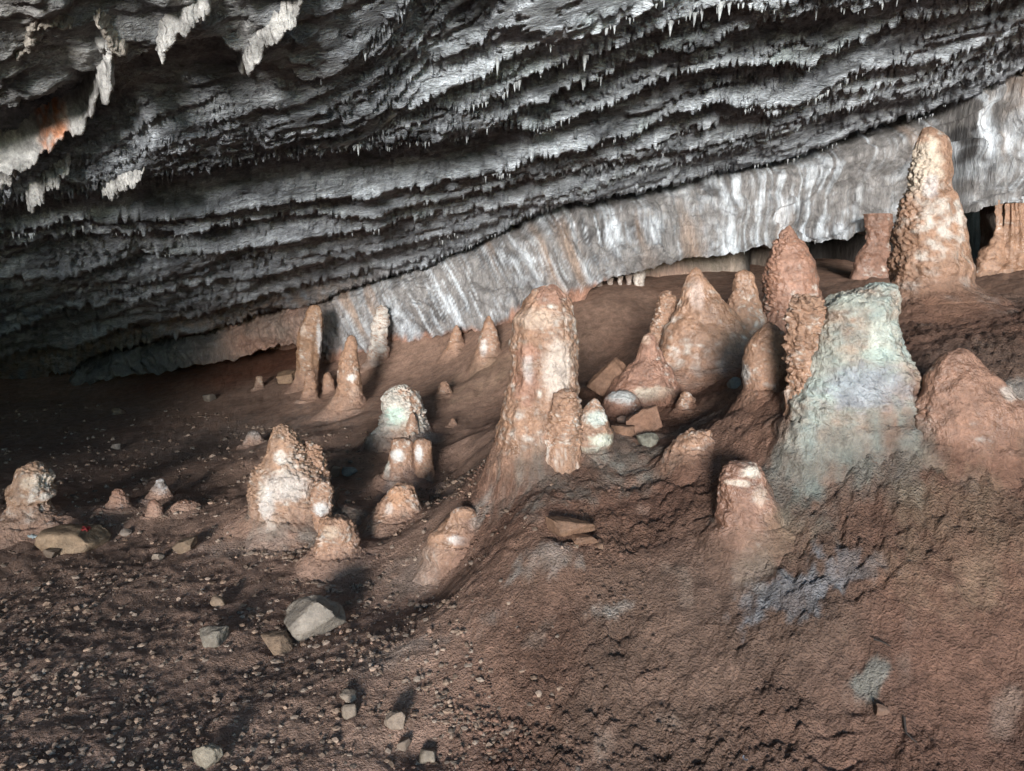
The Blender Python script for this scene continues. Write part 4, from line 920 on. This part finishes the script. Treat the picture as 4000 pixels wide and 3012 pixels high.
# ------------------------------------------------------------------ stalactites on the ceiling lips
g = np.random.default_rng(21)
tips = []
for i, L in enumerate(LIPS):
    p = np.array(L[0], float)
    lipx = np.interp(np.linspace(0, 1, 40), np.linspace(0, 1, len(p)), on_ceil(p[:, 0], p[:, 1])[0])
    x0, x1 = lipx.min(), lipx.max()
    n = int((x1 - x0) * (60 if L[3] > .5 else 26))
    xs = np.sort(g.uniform(x0, x1, n))
    dens = 1.3 * fbm(xs * 2.1, i * 5.0, .5, 3) + .25 * L[3] + .12 * np.clip(xs, -2, 2) - .12
    xs = xs[dens > .22 + .4 * g.random(n)]
    if len(xs) == 0: continue
    ly = np.interp(xs, _LX, _LY[i]); fd = lip_fade(i, xs, ly)
    # find the true lip: the lowest point just in front of the step
    off = np.linspace(-.22, .14, 60)
    YY = ly[:, None] + off[None, :]; XX = np.repeat(xs[:, None], 60, 1)
    ZZ = ceiling(XX, YY)[0] - ceil_plane(XX, YY)
    ok = (YY + warp(XX, YY)) < ly[:, None]
    last = np.where(ok, np.arange(60), -1).max(1).clip(1, 59)
    yy = YY[np.arange(len(xs)), last - 1]; zz = ceil_plane(xs, yy) + ZZ[np.arange(len(xs)), last - 1]
    big = 1.0 + .9 * L[3]
    for a in range(len(xs)):
        if fd[a] < .5: continue
        ln = (.005 + .032 * g.random() ** 4) * big * (.8 + .4 * (yy[a] < 5.0))
        tips.append((xs[a], yy[a], zz[a], ln, L[3]))
tips = [t for t in tips if 1.6 < t[1] < 9.4 and abs(t[0] / t[1]) < .74]
order = sorted(range(len(tips)), key=lambda k: -tips[k][3] / tips[k][1])
def cone_arrays(x, y, z, ln, seed):
    n, m = 7, 5; gg = np.random.default_rng(seed)
    r0 = ln * gg.uniform(.10, .20) + .002
    rows = []
    bx, by = gg.normal(0, .04 * ln, 2)
    for k in range(m):
        t_ = k / (m - 1); rr_ = r0 * (1 - t_) ** .8 * (1.0 if k else 1.6) + .0009
        aa = np.arange(n) * 2 * np.pi / n
        rows.append(np.stack([x + bx * t_ + rr_ * np.cos(aa), y + by * t_ + rr_ * np.sin(aa), np.full(n, z + .012 - (ln + .012) * t_)], -1))
    return np.concatenate(rows), grid_faces(m, n, True)
ccol = lambda ck, k: np.array([.46, .48, .49]) * (0.5 + .35 * min(ck, 1)) * np.random.default_rng(k).uniform(.75, 1.15)
for k in order[:280]:
    x, y, z, ln, ck = tips[k]
    V, F = cone_arrays(x, y, z, ln, k)
    mesh_np('stalactite', V, F, M_calc, parent=ceil, cols=np.repeat(ccol(ck, k)[None], len(V), 0), grain=np.full(len(V), .3), origin=(x, y, z))
VS, FS, CS, nb = [], [], [], 0
for k in order[280:]:
    x, y, z, ln, ck = tips[k]
    V, F = cone_arrays(x, y, z, ln, k); VS.append(V); FS.append(F + nb); nb += len(V); CS.append(np.repeat(ccol(ck, k)[None], len(V), 0))
# drips along the hanging edge of the wall
g = np.random.default_rng(5)
for k in range(70):
    j = int(g.integers(0, len(WPX)))
    if not (2310 < WPX[j] < 4000) or g.random() < .25: continue
    x, y, z = float(WX[j, ncurl - 1]), float(WY[j, ncurl - 1]), float(WZ[j, ncurl - 1])
    V, F = cone_arrays(x, y + .01, z + .01, .012 + .04 * g.random() ** 2, 900 + k)
    mesh_np('stalactite', V, F, M_calc, parent=wall, cols=np.repeat(np.array([[.34,.34,.34]]) * g.uniform(.6, 1.2), len(V), 0), grain=np.full(len(V), .3), origin=(x, y, z))
if VS:
    fr = mesh_np('stalactite_fringe', np.concatenate(VS), np.concatenate(FS), M_calc, parent=ceil, cols=np.concatenate(CS), grain=np.full(nb, .3))
    fr['kind'] = 'stuff'

# calcite fins standing out of the rough block near the mouth
def fin(pts, width, seed, tint=(.46,.445,.43), rust=None, label=None):
    p = np.array(pts, float); nn = 110
    s0 = np.concatenate([[0], np.cumsum(np.hypot(*np.diff(p, axis=0).T))]); s0 /= s0[-1]
    u = np.linspace(0, 1, nn); px = np.interp(u, s0, p[:, 0]); py = np.interp(u, s0, p[:, 1])
    k = np.hanning(15); k /= k.sum()
    px = np.convolve(np.pad(px, 7, mode='edge'), k, 'valid'); py = np.convolve(np.pad(py, 7, mode='edge'), k, 'valid')
    x, y = hit_ceil(px[::9], py[::9] - .35 * width); x = np.interp(u, u[::9], x); y = np.interp(u, u[::9], y)
    kk_ = np.hanning(13); kk_ /= kk_.sum(); y = np.convolve(np.pad(y, 6, mode='edge'), kk_, 'valid'); x = np.convolve(np.pad(x, 6, mode='edge'), kk_, 'valid')
    x = x + .02 * fbm(u * 9, seed, .5, 3); y = y + .02 * fbm(u * 9, seed + 5, .5, 3)
    nv = 16; t = np.linspace(0, 1, nv)
    tx = np.gradient(x); ty = np.gradient(y); ln = np.hypot(tx, ty); nx, ny = ty / ln, -tx / ln
    wid = width * PXS * K * y                                          # fin depth in metres
    ends = np.minimum(1, np.minimum(u, 1 - u) * 9 + .25)
    drop = .85 * wid * ends * (1 + .22 * fbm(u * 14, seed * 2.0, .5, 4))
    z0 = ceiling(x, y)[0] + .03
    rows = []
    for side in (1, -1):
        tt = t if side == 1 else t[::-1]
        for q_ in tt:
            th_ = .022 * (1 - q_) + .006
            rows.append(np.stack([x + side * nx * th_, y + side * ny * th_, z0 - (drop + .03) * q_ + .01], -1))
    V = np.stack(rows, 1)
    V[..., 0] += .008 * fbm(V[..., 0] * 22, V[..., 1] * 22, V[..., 2] * 22, 3); V[..., 1] += .014 * fbm(V[..., 0] * 16 + 5, V[..., 1] * 16, V[..., 2] * 16, 3)
    c = lerp(np.array(tint), np.array(tint) * .55, np.clip(.45 + fbm(V[..., 0] * 11, V[..., 1] * 11, V[..., 2] * 11, 3), 0, 1))
    if rust: c = lerp(c, np.array([.45,.20,.11]), (1 - sstep(.5, 1.2, np.abs((u - rust[0]) / rust[1])))[:, None] * np.clip(.7 + fbm(V[..., 0] * 20, V[..., 1] * 20, V[..., 2] * 20, 2), 0, 1))
    o = mesh_np('calcite_fin', V, grid_faces(nn, 2 * nv), M_calc, parent=ceil, cols=c.reshape(-1, 3), grain=np.full(nn * 2 * nv, .7))
    if label: o['label'] = label
fin([(-60,640),(60,565),(150,510),(250,450),(320,400),(380,330),(420,250),(440,190)], 165, 1, rust=(.45, .10), label='longest white calcite fin, stained orange midway')
fin([(930,275),(970,215),(1030,150),(1100,80),(1150,10),(1180,-60)], 85, 2)
fin([(610,210),(640,150),(660,90),(720,60),(790,20),(810,-40)], 100, 3)
fin([(105,790),(150,735),(200,690),(265,640)], 85, 4)
fin([(-40,690),(30,660),(60,640)], 60, 5)
fin([(400,745),(470,715),(555,670)], 55, 6)
fin([(380,60),(420,120),(460,170),(480,200)], 60, 7, tint=(.36,.32,.28))
fin([(60,230),(110,160),(130,90)], 40, 8, tint=(.36,.32,.28))
fin([(390,150),(430,170),(445,215)], 50, 9)
fin([(130,90),(220,85),(280,90)], 35, 10, tint=(.36,.32,.28))
